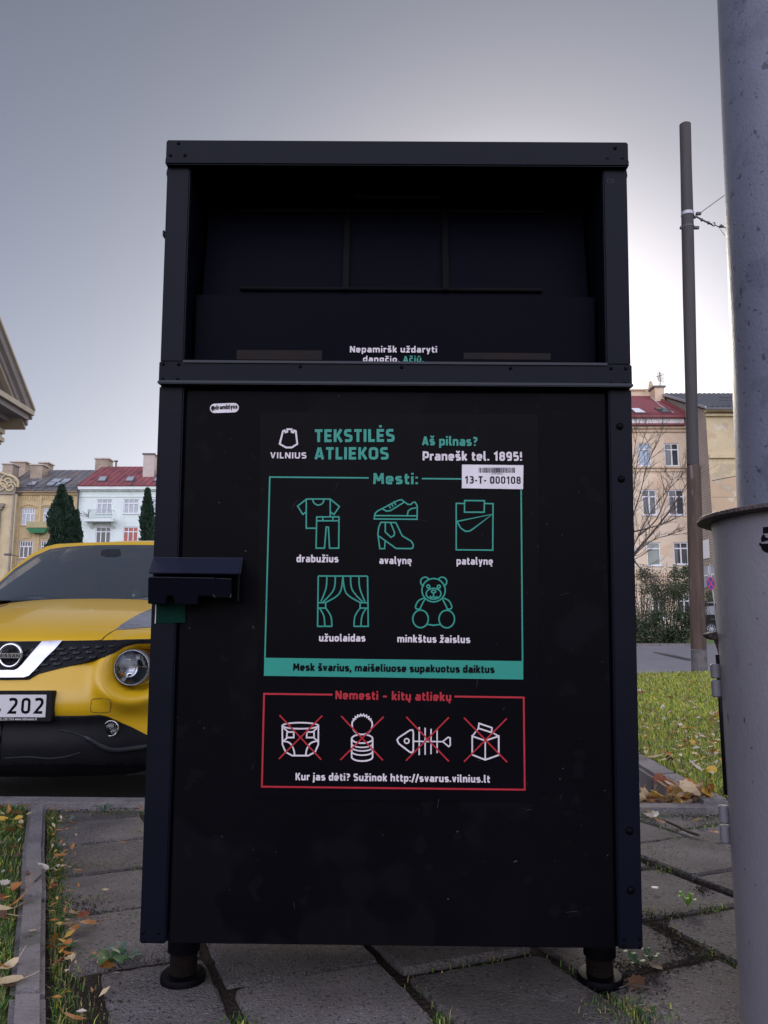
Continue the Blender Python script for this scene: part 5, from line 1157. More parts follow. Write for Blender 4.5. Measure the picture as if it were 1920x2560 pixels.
def skylight(par, zz, quad, e0, n_, pane='pane_light'):
    q = [onroof(zz, x, y, e0, n_) for x, y in quad]; c = sum(q, Vector())/4
    g = MB().prism([c+(v-c)*1.12+n_*.02 for v in q], n_*.10).build('skylight', M['darkroof'], par)
    MB().prism([v+n_*.121 for v in q], n_*.02).build('pane', M[pane], g)
def chimney(par, zz, x0, y0, x1, y1, Y, m, depth=.9, cap=None, capm='darkroof', skew=0):
    xa, xb, za, zb = rect(zz, x0, y0, x1, y1, Y); c = MB().box(xa, xb, Y, Y+depth, za-1.2, zb).build('chimney', M[m], par)
    if cap is not None: MB().box(xa-.12, xb+.12, Y-.12, Y+depth+.12, zb+.002, zb+.14).build('chimney_cap', M[capm], c)
    return c
# --- mint house with the red roof
YM = 80.0
mint = thing('apartment_house', 'pale mint house with red metal roof beyond the yellow car', 'building', atdepth(300, 1600, YM))
wins = [((835,1410,968,1535), 'pane_light', 3), ((1068,1410,1200,1535), 'pane_light', 3), ((1312,1410,1440,1525), 'pane_light', 3), ((825,1648,957,1790), 'pane_dark', 3), ((1062,1648,1193,1790), 'pane_red', 3), ((1310,1648,1440,1790), 'pane_dark', 3), ((1545,1410,1675,1530), 'pane_light', 3), ((1540,1650,1670,1790), 'pane_dark', 3)]
wins += [((x0,1960,x1,2110), 'pane_dark', 3) for x0, x1 in ((822,950),(1058,1190),(1305,1435))]
xm0 = atdepth(*z1(672, 1500), YM).x; xm1 = xm0+26; ze = atdepth(*z1(900, 1300), YM).z; yz = lambda y: atdepth(*z1(900, y), YM).z
hs_ = [rect(z1, *w_[0], YM) for w_ in wins]
mb = MB(); wallholes(mb, xm0, xm1, -.1, ze, YM, hs_); mb.box(xm0, xm1, YM+.3, YM+13, -.1, ze-.01); mb.build('wall', M['mint'], mint)
for (r_, p_, c_), h in zip(wins, hs_): window(mint, h, YM, p_, 3, .3, 3, .10, r_[1] < 1600, 'mint_trim')
mb = MB(); mb.box(xm0-.05, xm1, YM-.35, YM-.002, yz(1330), yz(1300)); mb.box(xm0, xm1, YM-.15, YM-.003, yz(1342), yz(1331)); mb.box(xm0, xm1, YM-.06, YM-.004, yz(1392), yz(1386)); mb.build('cornice', M['mint_trim'], mint)
e0 = Vector((xm0-.1, YM-.45, ze+.06)); e1 = Vector((xm1, YM-.45, ze+.06)); zr = atdepth(*z1(1000, 1128), 86.5).z; r0 = Vector((xm0-.1, 86.5, zr)); r1 = Vector((xm1, 86.5, zr))
rf, q0, nn = roofplane(e0, e1, r1, r0, M['redroof'], mint)
mb = MB()
for k in range(40):
    xx = xm0+k*.62; 
    for a, b_ in ((0, 1),): p, q = e0.lerp(r0, .01), e0.lerp(r0, .99); mb.tube([Vector((xx, p.y, p.z))+nn*.02, Vector((xx, q.y, q.z))+nn*.02], .03, 4)
mb.build('roof_seams', M['redroof'], rf)
for qd in ([(845,1258),(905,1258),(927,1225),(868,1225)], [(1085,1258),(1145,1258),(1165,1225),(1107,1225)], [(1330,1258),(1390,1258),(1410,1225),(1352,1225)]): skylight(mint, z1, qd, q0, nn)
chimney(mint, z1, 822, 1064, 935, 1150, 86.3, 'brickpale', 1.5, True, 'whitebrick'); chimney(mint, z1, 1235, 1024, 1332, 1262, 82.5, 'whitebrick', 1.4, True)
p = atdepth(*z1(1002, 1128), 86.4); MB().lathe(p, [(.10, -.3), (.10, .55), (.22, .56), (.22, .68), (.02, .72)], 12).build('vent_pipe', M['darkroof'], mint, smooth=True, angle=40)
# balcony
bx0, bx1 = atdepth(*z1(755, 1600), YM).x, atdepth(*z1(1008, 1600), YM).x; bz = yz(1588)
bal = MB().box(bx0, bx1, YM-1.0, YM-.004, bz-.30, bz).build('balcony', M['mint_trim'], mint)
for x in (787, 975): xx = atdepth(*z1(x, 1620), YM).x; MB().prism([(xx, YM-.7, bz-.31), (xx, YM-.005, bz-.31), (xx, YM-.005, bz-.95)], (.3, 0, 0)).build('bracket', M['mint_trim'], bal)
mb = MB(); rx = [bx0+.35, bx1-.3]; rzt = yz(1512)
for z_ in (rzt, bz+.10): mb.tube([(rx[0], YM-.02, z_), (rx[0], YM-.85, z_), (rx[1], YM-.85, z_), (rx[1], YM-.02, z_)], .025, 5)
for k in range(19): xx = rx[0]+(rx[1]-rx[0])*k/18; mb.tube([(xx, YM-.85, bz), (xx, YM-.85, rzt)], .015 if k % 18 else .03, 4)
mb.build('railing', mat('railing_paint', (.34, .38, .36), rough=.6), bal)
mb = MB(); bp0 = Vector((bx0+.4, YM-.8, bz+.2))
for k in range(10):
    q = bp0+Vector((rnd(-1.3, .1), rnd(-.3, .1), rnd(-.1, .7))); mb.tube([bp0, bp0.lerp(q, .5)+Vector((0, 0, rnd(0, .3))), q], .02, 4)
mb.build('dry_creeper', M['bark'], bal)
mb = MB(); a = atdepth(*z1(682, 1310), YM-.3); mb.tube([a+Vector((-.3, 0, .3)), a+Vector((0, 0, -.4)), Vector((a.x, a.y, 0))], .09, 8); mb.build('drainpipe', M['steel'], mint)
# --- ochre house
ochre = thing('apartment_house', 'ochre stucco house with grey metal roof left of the mint house', 'building', atdepth(110, 1600, YM))
xo_0, xo_1 = atdepth(*z1(120, 1500), YM).x, xm0-.02; zeo = atdepth(*z1(400, 1345), YM).z
wins = [((185,1487,298,1635), 'pane_light', 3), ((370,1483,482,1635), 'pane_light', 3), ((545,1483,650,1635), 'pane_light', 3), ((165,1770,280,1918), 'pane_dark', 3), ((348,1770,462,1918), 'pane_dark', 3), ((540,1770,650,1918), 'pane_dark', 3)]
hs_ = [rect(z1, *w_[0], YM) for w_ in wins]; zsplit = yz(1700)
mb = MB(); wallholes(mb, xo_0, xo_1, zsplit, zeo, YM, hs_); wallholes(mb, xo_0, xo_1, -.1, zsplit, YM, hs_, mi=1); mb.box(xo_0, xo_1, YM+.3, YM+12, -.1, zeo-.01); mb.build('wall', [M['ochre'], M['ochre_low']], ochre)
for (r_, p_, c_), h in zip(wins, hs_): window(ochre, h, YM, p_, 3 if r_[1] > 1600 else 3, .33, 5, .09, True, 'ochre')
mb = MB(); mb.box(xo_0-.2, xo_1, YM-.45, YM-.003, zeo-.12, zeo+.02); mb.box(xo_0, xo_1, YM-.2, YM-.004, zeo-.35, zeo-.125); mb.build('cornice', M['ochre_low'], ochre)
mb = MB()     # relief panels and arches
for xa, xb in ((180,325),(350,470),(520,640)):
    x_0, x_1 = atdepth(*z1(xa, 1420), YM).x, atdepth(*z1(xb, 1420), YM).x; wd = x_1-x_0; zc2 = yz(1484)
    for rr, th in ((wd*.48, .10), (wd*.40, .05)):
        mb.tube([(x_0+wd/2+rr*math.cos(q), YM-.02, zc2+rr*.42*math.sin(q)) for q in np.linspace(0, math.pi, 15)], th, 6)
    for k in range(5): xx = x_0+wd*(.2+.15*k); mb.box(xx-.04, xx+.04, YM-.05, YM-.002, zc2+.05, zc2+.35)
    zt_ = yz(1418)
    for k in range(7): xx = x_0+wd*(.08+.14*k); mb.box(xx-.05, xx+.07, YM-.07, YM-.002, zt_+rnd(-.05, .1), zt_+rnd(.45, .75))
    mb.box(x_0, x_1, YM-.06, YM-.0025, yz(1390), yz(1384)); mb.box(x_0+.4, x_1-.4, YM-.05, YM-.002, yz(1750), yz(1680)); mb.box(x_0+.6, x_1-.6, YM-.08, YM-.051, yz(1745), yz(1690))
for xa, xb in ((150,170),(335,352),(495,515)): mb.box(atdepth(*z1(xa, 1600), YM).x, atdepth(*z1(xb, 1600), YM).x, YM-.10, YM-.0035, yz(1990), yz(1372))
mb.build('stucco_relief', M['ochre'], ochre)
bx0, bx1 = atdepth(*z1(260, 1640), YM).x, atdepth(*z1(440, 1640), YM).x
bal = MB().box(bx0, bx1, YM-.9, YM-.11, yz(1668), yz(1612)).build('balcony', M['balc'], ochre, bevel=.05)
MB().prism([(bx0, YM-.9, yz(1671)), (bx1, YM-.9, yz(1671)), (bx1-.4, YM-.7, yz(1708)), (bx0+.4, YM-.7, yz(1708))], (0, .55, 0)).build('balcony_soffit', M['greenmetal'], bal)
a = atdepth(*z1(150, 1380), YM-.3); MB().tube([a+Vector((.4, 0, .4)), a+Vector((.0, 0, 0)), a+Vector((-.55, 0, -.5)), Vector((a.x-.65, a.y, 4)), Vector((a.x-.65, a.y, 0))], .12, 8).build('drainpipe', M['steel'], ochre, smooth=True)
zr = atdepth(*z1(600, 1158), 86.5).z; e0 = Vector((xo_0-1.5, YM-.5, zeo+.03)); e1 = Vector((xo_1, YM-.5, zeo+.03)); r0 = Vector((xo_0-1.5, 86.5, zr)); r1 = Vector((xo_1, 86.5, zr))
rf, q0, nn = roofplane(e0, e1, r1, r0, M['zinc'], ochre)
mb = MB()
for k in range(20):
    xx = e0.x+k*.75; mb.tube([Vector((xx, e0.y, e0.z))+nn*.02, Vector((xx, r0.y, r0.z))+nn*.02], .03, 4)
mb.build('roof_seams', M['zinc'], rf)
mb = MB()
for z_ in (.35, .6): 
    p, q = e0+nn*z_+Vector((0, .5, .1)), e1+nn*z_+Vector((0, .5, .1)); mb.tube([p, q], .03, 4)
for k in range(9): xx = e0.x+k*1.6; mb.tube([Vector((xx, e0.y+.5, e0.z+.2)), Vector((xx, e0.y+.3, e0.z+.9))], .03, 4)
mb.build('snow_guard', M['darkroof'], rf)
for qd in ([(432,1270),(505,1270),(542,1243),(470,1243)], [(522,1270),(585,1270),(622,1243),(560,1243)], [(385,1302),(450,1302),(485,1275),(425,1275)], [(470,1302),(530,1302),(570,1275),(505,1275)], [(240,1298),(295,1298),(325,1266),(285,1266)]): skylight(ochre, z1, qd, q0, nn)
for x0, y0, x1, y1, dd in ((90,1092,217,1175,86.6), (337,1099,412,1165,86.6), (262,1117,365,1225,83.5)): chimney(ochre, z1, x0, y0, x1, y1, dd, 'brickpale', 1.5, True, 'whitebrick')
# --- ornate house at the far left
YO = 79.3
orn = thing('ornate_house', 'weathered cream house with scrolled gable at the left edge behind the car', 'building', atdepth(10, 1600, YO))
xa = atdepth(*z1(128, 1600), YO).x; oz = lambda y: atdepth(*z1(60, y), YO).z; ox = lambda x, y=1400: atdepth(*z1(x, y), YO).x
mb = MB(); mb.box(xa-16, xa, YO, YO+12, -.1, oz(1365)); mb.build('wall', M['ornate'], orn)
gp = [(-420,1370),(128,1370),(150,1300),(150,1262),(120,1225),(60,1205),(20,1192),(-150,1150),(-420,1150)]
MB().prism([(ox(x, y), YO-.15, oz(y)) for x, y in gp], (0, 1.2, 0)).build('gable', M['gable_grey'], orn)
mb = MB()
mb.tube(catmull([(ox(x), YO-.2, oz(y)) for x, y in ((155,1310),(152,1262),(120,1226),(60,1205),(10,1188),(-80,1165))], 5), .13, 6)
for cx_, cy2, r_ in ((60,1265,.9), (10,1300,.7), (90,1310,.6)):
    mb.tube([(ox(cx_)+r_*(1-t_*.7)*math.cos(t_*9), YO-.2, oz(cy2)+r_*(1-t_*.7)*math.sin(t_*9)) for t_ in np.linspace(0, 1, 28)], .09, 5)
mb.build('scroll_relief', M['ornate'], orn, smooth=True)
mb = MB(); mb.box(ox(0), ox(22), YO-.25, YO-.003, 0, oz(1470)); mb.box(ox(-10), ox(48), YO-.4, YO-.003, oz(1480), oz(1450)); mb.box(ox(-10), ox(36), YO-.35, YO-.004, oz(1500), oz(1484)); mb.box(ox(115), ox(130), YO-.1, YO-.003, 0, oz(1372)); mb.build('pilaster', M['gable_grey'], orn)
chimney(orn, z1, 20, 1110, 107, 1210, YO+2.5, 'brickpale', 1.5, True, 'whitebrick')
a = atdepth(*z1(160, 1905), YO-.05); mb = MB(); mb.tube([a, atdepth(*z1(62, 1886), YO-2.0)], .04, 5); p = atdepth(*z1(72, 1887), YO-2.0); mb.box(p.x-.35, p.x+.25, p.y-.15, p.y+.15, p.z-.12, p.z+.08); mb.build('wall_lamp', M['steel'], orn)
# --- pediment building, nearer, upper left
YPd = 30.0
C0 = atdepth(89, 1022, YPd); xs_ = C0.x
ped = thing('pediment_building', 'classical stone building corner with steep pediment cornice at upper left', 'building', Vector((xs_-2, 27, -.1)))
tanp = .76; half = 6.0; ridge = Vector((xs_, YPd-half, C0.z+half*tanp))
def rake(name, z_off, th, out_, m, y_in=0.):
    # band following the gable slope on both sides of the ridge
    mb = MB(); x0, x1 = xs_-3.0, xs_+out_
    for s in (0, 1):
        ya, yb = (YPd+y_in, YPd-half) if s == 0 else (YPd-2*half-y_in, YPd-half)
        za, zb = C0.z+z_off-y_in*tanp, ridge.z+z_off
        mb.hexa([(x0, ya, za-th), (x1, ya, za-th), (x1, yb, zb-th), (x0, yb, zb-th), (x0, ya, za), (x1, ya, za), (x1, yb, zb), (x0, yb, zb)])
    return mb.build(name, m, ped)
rake('raking_cornice', .0, .11, .0, M['stone_lt']); rake('raking_band', -.112, .34, -.10, M['stone']); rake('raking_band', -.454, .24, -.26, M['stone']); rake('raking_band', -.696, .16, -.34, M['stone_lt'])
zh = C0.z-.10
mb = MB(); mb.box(xs_-3, xs_-.02, YPd-2*half+.05, YPd-.02, zh-.20, zh); mb.build('cornice', M['stone_lt'], ped)
mb = MB(); mb.box(xs_-3, xs_-.16, YPd-2*half+.2, YPd-.16, zh-.42, zh-.202); mb.box(xs_-3, xs_-.70, YPd-2*half+.7, YPd-.70, zh-.62, zh-.422); mb.build('frieze', M['stone'], ped)
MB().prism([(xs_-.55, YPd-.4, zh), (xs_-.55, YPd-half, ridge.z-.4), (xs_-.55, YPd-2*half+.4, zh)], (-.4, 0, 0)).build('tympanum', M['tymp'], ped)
d_ = .92
mb = MB(); mb.box(xs_-14, xs_-d_, YPd-2*half+d_, YPd-d_, -.1, zh-.622); mb.build('wall', M['stone'], ped)
mb = MB()
for y in (1100, 1120): z_ = atdepth(5, y-18, 29).z; mb.box(xs_-2, xs_-d_+.16, YPd-3, YPd-d_+.16, z_, z_+.16); mb.box(xs_-2, xs_-d_+.09, YPd-3, YPd-d_+.09, z_-.12, z_-.002)
mb.build('string_course', M['stone_lt'], ped)
mb = MB(); mb.hexa([(xs_-14, YPd, C0.z-.02), (xs_-3, YPd, C0.z-.02), (xs_-3, YPd-half, ridge.z-.02), (xs_-14, YPd-half, ridge.z-.02), (xs_-14, YPd, C0.z+.06), (xs_-3, YPd, C0.z+.06), (xs_-3, YPd-half, ridge.z+.06), (xs_-14, YPd-half, ridge.z+.06)])
mb.hexa([(xs_-14, YPd-2*half, C0.z-.02), (xs_-3, YPd-2*half, C0.z-.02), (xs_-3, YPd-half, ridge.z-.02), (xs_-14, YPd-half, ridge.z-.02), (xs_-14, YPd-2*half, C0.z+.06), (xs_-3, YPd-2*half, C0.z+.06), (xs_-3, YPd-half, ridge.z+.06), (xs_-14, YPd-half, ridge.z+.06)]); mb.build('roof', M['darkroof'], ped)
# --- beige house with tiled roof on the right
YB = 62.0
bei = thing('apartment_house', 'beige plastered house with red tiled roof right of the container', 'building', atdepth(1650, 1600, YB))
bz_ = lambda y, Y=YB: atdepth(*z4(520, y), Y).z; bxx = lambda x, y=1000: atdepth(*z4(x, y), YB).x
xb1 = bxx(822, 1000); xb0 = xb1-22
def r5(x0, y0, x1, y1): return (*z5(x0, y0), *z5(x1, y1))
wl = [((310,860,445,1100), 'pane_blue', 1), ((585,862,738,1100), 'pane_dark', 2), ((355,1342,505,1608), 'pane_dark', 2), ((626,1342,795,1608), 'pane_dark', 2), ((402,1888,548,2132), 'pane_green', 1), ((680,1888,838,2120), 'pane_dark', 2),
      ((460,2430,600,2680), 'pane_dark', 2), ((730,2430,860,2680), 'pane_dark', 2), ((40,862,170,1100), 'pane_dark', 2), ((85,1342,235,1608), 'pane_light', 2), ((130,1888,285,2130), 'pane_dark', 2)]
hs_ = [rect(z4, *q[0], YB) for q in wl]; zeb = bz_(690)
mb = MB(); wallholes(mb, xb0, xb1, -.1, zeb, YB, hs_, .2); mb.box(xb0, xb1, YB+.3, YB+12, -.1, zeb-.01); mb.build('wall', M['beige'], bei)
for i, ((r_, p_, c_), h) in enumerate(zip(wl, hs_)): window(bei, h, YB, p_, c_, .28, c_, .10, True, 'frame')
mb = MB()
for ya, yb, o_ in ((718, 692, .28), (748, 722, .14), (1122, 1104, .16), (1158, 1140, .10), (2245, 2215, .15), (2330, 2290, .12)): mb.box(xb0, xb1, YB-o_, YB-.004, bz_(ya), bz_(yb))
mb.build('string_course', M['beigetrim'], bei)
mb = MB(); mb.box(xb0, bxx(765, 650), YB-.5, YB-.002, bz_(672), bz_(622)); mb.build('fascia', M['fascia'], bei)
mb = MB(); mb.box(xb0, bxx(770, 650), YB-.55, YB-.003, bz_(690), bz_(673)); mb.box(xb0, bxx(800, 610), YB-.75, YB-.004, bz_(620), bz_(598)); mb.build('gutter', M['redtrim'], bei)
e0 = Vector((xb0, YB-.7, bz_(598))); e1 = Vector((bxx(795, 600), YB-.7, bz_(598))); YR = 68.5; rr_ = atdepth(*z4(462, 372), YR); r0 = Vector((xb0, YR, rr_.z))
rf, q0, nn = roofplane(e0, e1, rr_, r0, M['redtile'], bei)
MB().tube([e1+nn*.05, rr_+nn*.05], .14, 6).build('hip_ridge', M['redtrim'], rf)
skylight(bei, z4, [(285,558),(388,558),(318,516),(238,516)], q0, nn, 'frame'); skylight(bei, z4, [(560,552),(655,552),(600,510),(490,510)], q0, nn, 'pane_dark')
mb = MB()
for y in (570, 585): p, q = onroof(z4, 235, y, q0, nn), onroof(z4, 780, y+4, q0, nn); mb.tube([p+nn*.2, q+nn*.2], .025, 4)
mb.build('snow_guard', M['redtrim'], rf)
MB().tube(catmull([onroof(z4, x, y, q0, nn)+nn*.08 for x, y in ((455,350),(465,410),(510,450),(540,480),(690,560))], 4), .025, 4).build('cable', M['frame'], rf)
chimney(bei, z4, 190, 318, 372, 372, YR+.3, 'beigetrim', 1.0, True, 'beigetrim'); chimney(bei, z4, 372, 296, 462, 372, YR+.4, 'beigetrim', 1.0)
c = atdepth(*z4(440, 275), YR+.2); dsh = MB().lathe(c, [(.55, -.02), (.45, .08), (.25, .16), (.0001, .20)], 20, 'x'); dsh.tube([c, c+Vector((.1, .1, -1.2))], .05, 6); dsh.build('satellite_dish', M['beigetrim'], bei, smooth=True)
# --- brick and tan corner house
YT = 58.5
tan_ = thing('corner_house', 'tan plastered house with brown brick gable behind the utility pole', 'building', atdepth(1790, 1600, YT))
tz = lambda y, x=1100: atdepth(*z4(x, y), YT).z
xt = atdepth(*z4(1040, 1000), YT).x; zet = tz(520); Yrid = 67.0; zrid = atdepth(*z4(600, 355), Yrid).z
MB().prism([(xt, YT, -.1), (xt, YT, zet), (xt, Yrid, zrid-.3), (xt, Yrid+8, zet), (xt, Yrid+8, -.1)], (.4, 0, 0)).build('brick_gable', M['brick'], tan_)
hl_ = [(xt+3.2+4*k, xt+4.6+4*k, z_, z_+2.0) for k in range(3) for z_ in (2.2, 6.0, 9.8, 13)]
hl_ = [h for h in hl_ if h[3] < zet-.5 and h[0] > xt+6]
mb = MB(); wallholes(mb, xt+.0, xt+24, -.1, zet-.02, YT-.02, hl_); mb.box(xt+.41, xt+24, YT+.3, YT+16, -.1, zet-.05); mb.build('wall', M['tan'], tan_)
for h in hl_: window(tan_, h, YT-.02, 'pane_dark', 2, .3, 2, .1, True, 'frame')
mb = MB(); mb.box(xt-.12, xt+24, YT-.42, YT-.023, tz(548), tz(524)); mb.box(xt-.06, xt+24, YT-.25, YT-.024, tz(588), tz(566)); mb.box(xt, xt+24, YT-.2, YT-.025, tz(1020), tz(985)); mb.build('cornice', M['tan'], tan_)
# corrugated roof
rows_ = []; x = xt-.25; k = 0
top_, bot_ = [], []
while x < xt+24:
    h = .07 if k % 4 in (0, 1) else 0.; bot_.append(Vector((x, YT-.7, zet+.02+h))); top_.append(Vector((x, Yrid, zrid+.05+h))); x += .06 if k % 2 else .15; k += 1
mb = MB(); mb.grid([bot_, top_]); mb.grid([[v+Vector((0, 2*(Yrid-v.y), 0)) if 0 else Vector((v.x, Yrid+8.5, v.z)) for v in bot_], top_])
rf = mb.build('roof', M['darkroof'], tan_)
mb = MB(); mb.box(xt-.3, xt+24, YT-.82, YT-.70, zet-.14, zet+.0); mb.tube([(xt+1, YT-.2, zet+.75), (xt+24, YT-.2, zet+.75)], .03, 4); mb.tube([(xt+1, YT-.2, zet+.95), (xt+24, YT-.2, zet+.95)], .03, 4); mb.build('gutter', M['darkroof'], rf)
mb = MB(); mb.hexa([(xt-.34, YT-.75, zet-.10), (xt-.20, YT-.75, zet-.10), (xt-.20, Yrid, zrid-.07), (xt-.34, Yrid, zrid-.07), (xt-.34, YT-.75, zet+.09), (xt-.20, YT-.75, zet+.09), (xt-.20, Yrid, zrid+.12), (xt-.34, Yrid, zrid+.12)]); mb.build('verge_board', M['galv'], rf)
# chimney with antenna on the gable end
ch = chimney(tan_, z4, 486, 282, 586, 400, Yrid-.6, 'beigetrim', 1.2, True, 'darkroof')
an = thing('roof_antenna', 'mesh grid television antenna on the chimney above the tiled roof', 'antenna', atdepth(*z4(535, 265), Yrid-.2))
A4 = lambda x, y: atdepth(*z4(x, y), Yrid-.2)
mb = MB(); mb.tube([A4(530, 270), A4(528, 175)], .035, 5); mb.tube([A4(548, 268), A4(538, 120)], .04, 5); mb.build('mast', M['steel'], an)
mb = MB()
for k in range(7): t_ = k/6; mb.tube([A4(505+t_*76, 135-t_*2), A4(507+t_*74, 205+t_*34)], .015, 4)
for k in range(8): t_ = k/7; mb.tube([A4(505, 135+t_*70), A4(581, 135+t_*104)], .015, 4)
mb.tube(catmull([A4(485, 110), A4(520, 118), A4(540, 150)], 4), .02, 4); mb.tube([A4(500, 175), A4(552, 158)], .03, 4); mb.build('grid', M['steel'], an)
# gable windows
for (yy0, yy1, zz0, zz1, pn) in ((59.4, 60.6, tz(2040, 1050), tz(1845, 1050), 'pane_light'),):
    g = MB().box(xt-.06, xt+.1, yy0, yy1, zz0, zz1).build('window', M['frame'], tan_)
ga, gb = atdepth(*z5(960, 415), YT).z, atdepth(*z5(1000, 318), YT).z
g = MB().box(xt-.05, xt+.1, YT+.2, YT+3.2, ga-.9, gb).build('window', M['pane_blue'], tan_)
f = MB(); f.box(xt-.09, xt-.052, YT+1.0, YT+1.14, ga-.9, gb); f.box(xt-.09, xt-.053, YT+.2, YT+3.2, ga-.06, ga+.06); f.box(xt-.10, xt-.054, YT+2.2, YT+2.3, ga-.9, gb); f.build('frame', M['frame'], g)
# overhead wires in front of the houses
for (a, b_, lab, r_) in (((1078,1252),(1500,1170),'thick dark cable crossing in front of the tan house', .03), ((1085,1422),(1500,1424),'thin cable crossing low in front of the tan house', .012)):
    o = MB().tube([atdepth(*z4(a[0], a[1]), 56), atdepth(*z4(b_[0], b_[1]), 56), atdepth(*z4(b_[0]+3000, b_[1]-300), 54)], r_, 5).build('overhead_cable', M['wire']); tag(o, lab, 'cable')
#=====TREES=====
def conifer(px, py, hw_px, base_py, Y, label, n=9000):
    top = atdepth(px, py, Y); base = atdepth(px, base_py, Y); hw = hw_px/F_PX*Y; h = top.z
    t = thing('thuja_tree', label, 'tree', (base.x, Y, 0), group='dark columnar conifers beyond the car')
    MB().tube([(base.x, Y, -.1), (base.x, Y, h*.5), (top.x, Y, h*.9)], [.14, .09, .02], 8).build('trunk', M['bark'], t)
    vs, fs = [], []
    for k in range(n):
        t_ = random.random()**.75; z = h*t_
        ang = rnd(0, 6.283); env = (1-t_)**.62*(.78+.22*math.sin(t_*24+ang*2)+.14*math.sin(ang*5+t_*11)); 
        if t_ < .12: env *= .75+t_*2
        rr = hw*env*(random.random()**.35)*rnd(.82, 1.16)
        c = Vector((base.x+(top.x-base.x)*t_+rr*math.cos(ang), Y+rr*math.sin(ang), z+.04)); s = rnd(.10, .30)
        up = Vector((math.cos(ang)*.45+rnd(-.3, .3), math.sin(ang)*.45+rnd(-.3, .3), 1)).normalized(); side = up.cross(Vector((rnd(-1, 1), rnd(-1, 1), rnd(-.3, .3)))).normalized()
        i = len(vs); vs += [c-side*s*.32, c+side*s*.32, c+up*s+side*s*.1, c+up*s*.6-side*s*.3]; fs += [(i, i+1, i+2, i+3)]
    MB().add(vs, fs).build('crown', M['thuja'], t)
conifer(*z1(533, 1318), 70, 1560, 45, 'tallest dark conifer in front of the ochre house', 22000)
conifer(*z1(600, 1415), 50, 1560, 45.6, 'mid height conifer tucked against the right of the tallest one', 12000)
conifer(*z1(655, 1530), 40, 1560, 45.2, 'lowest conifer at the right end of the conifer clump', 8000)
conifer(*z1(1275, 1345), 40, 1560, 45, 'slender lone conifer in front of the mint house beside the container', 12000)
# bare tree behind the container
YT2 = 27.0
bt = thing('bare_tree', 'leafless tree with thin spreading twigs right of the container', 'tree', (atdepth(1510, 1600, YT2).x, YT2, -.1))
limbs = [[(1510,1640),(1520,1560),(1550,1450),(1580,1392),(1622,1342),(1668,1285),(1712,1218),(1722,1196)], [(1520,1560),(1545,1450),(1580,1300),(1600,1235),(1622,1150),(1650,1092)], [(1515,1600),(1540,1400),(1580,1250),(1592,1160),(1616,1072)],
         [(1530,1520),(1560,1420),(1596,1340),(1640,1262),(1712,1180)], [(1545,1460),(1585,1390),(1630,1352),(1682,1334)], [(1520,1480),(1560,1300),(1578,1180),(1592,1085)], [(1580,1330),(1640,1315),(1706,1288)], [(1580,1392),(1600,1420),(1640,1452)],
         [(1515,1590),(1480,1400),(1440,1250),(1420,1150)], [(1515,1540),(1470,1440),(1420,1360)], [(1540,1400),(1520,1250),(1530,1120)], [(1596,1340),(1640,1300),(1668,1235),(1680,1200)]]
trunk = MB(); twigs = MB(); off = Vector((0, 0, 0))
def twig_rec(p, d, L_, r, depth):
    if depth == 0 or L_ < .12: return
    q = p + d*L_*.5 + Vector((rnd(-.06, .06), rnd(-.06, .06), rnd(-.03, .06)))*L_; e = p+d*L_ + Vector((0, 0, .08*L_))
    twigs.tube([p, q, e], [r, r*.8, r*.55], 4, cap=False)
    for k in range(random.choice((2, 3, 3))):
        t_ = rnd(.3, 1); s = p.lerp(e, t_); nd = (d + Vector((rnd(-.8, .8), rnd(-.7, .7), rnd(-.35, .75)))).normalized(); twig_rec(s, nd, L_*rnd(.45, .72), r*.62, depth-1)
for li, L_ in enumerate(limbs):
    P3 = []
    for k, (x, y) in enumerate(L_): P3.append(atdepth(x, y, YT2 + (rnd(-.4, .4)*k*.4 if k else 0)))
    P3 = catmull(P3, 3); m = len(P3); r0_ = .07 if li == 0 else .034
    trunk.tube(P3, [max(.008, r0_*(1-i/m)**.8) for i in range(m)], 6)
    for i in range(2, m):
        d = (P3[i]-P3[i-1]).normalized()
        for k in range(2 if i > m*.4 else 1):
            nd = (d*.8 + Vector((rnd(-.9, .9), rnd(-.7, .7), rnd(-.3, .7)))).normalized(); twig_rec(P3[i], nd, rnd(.35, .8), .009, 3)
trunk.build('trunk', M['bark'], bt, smooth=True); twigs.build('branches', M['bark'], bt)
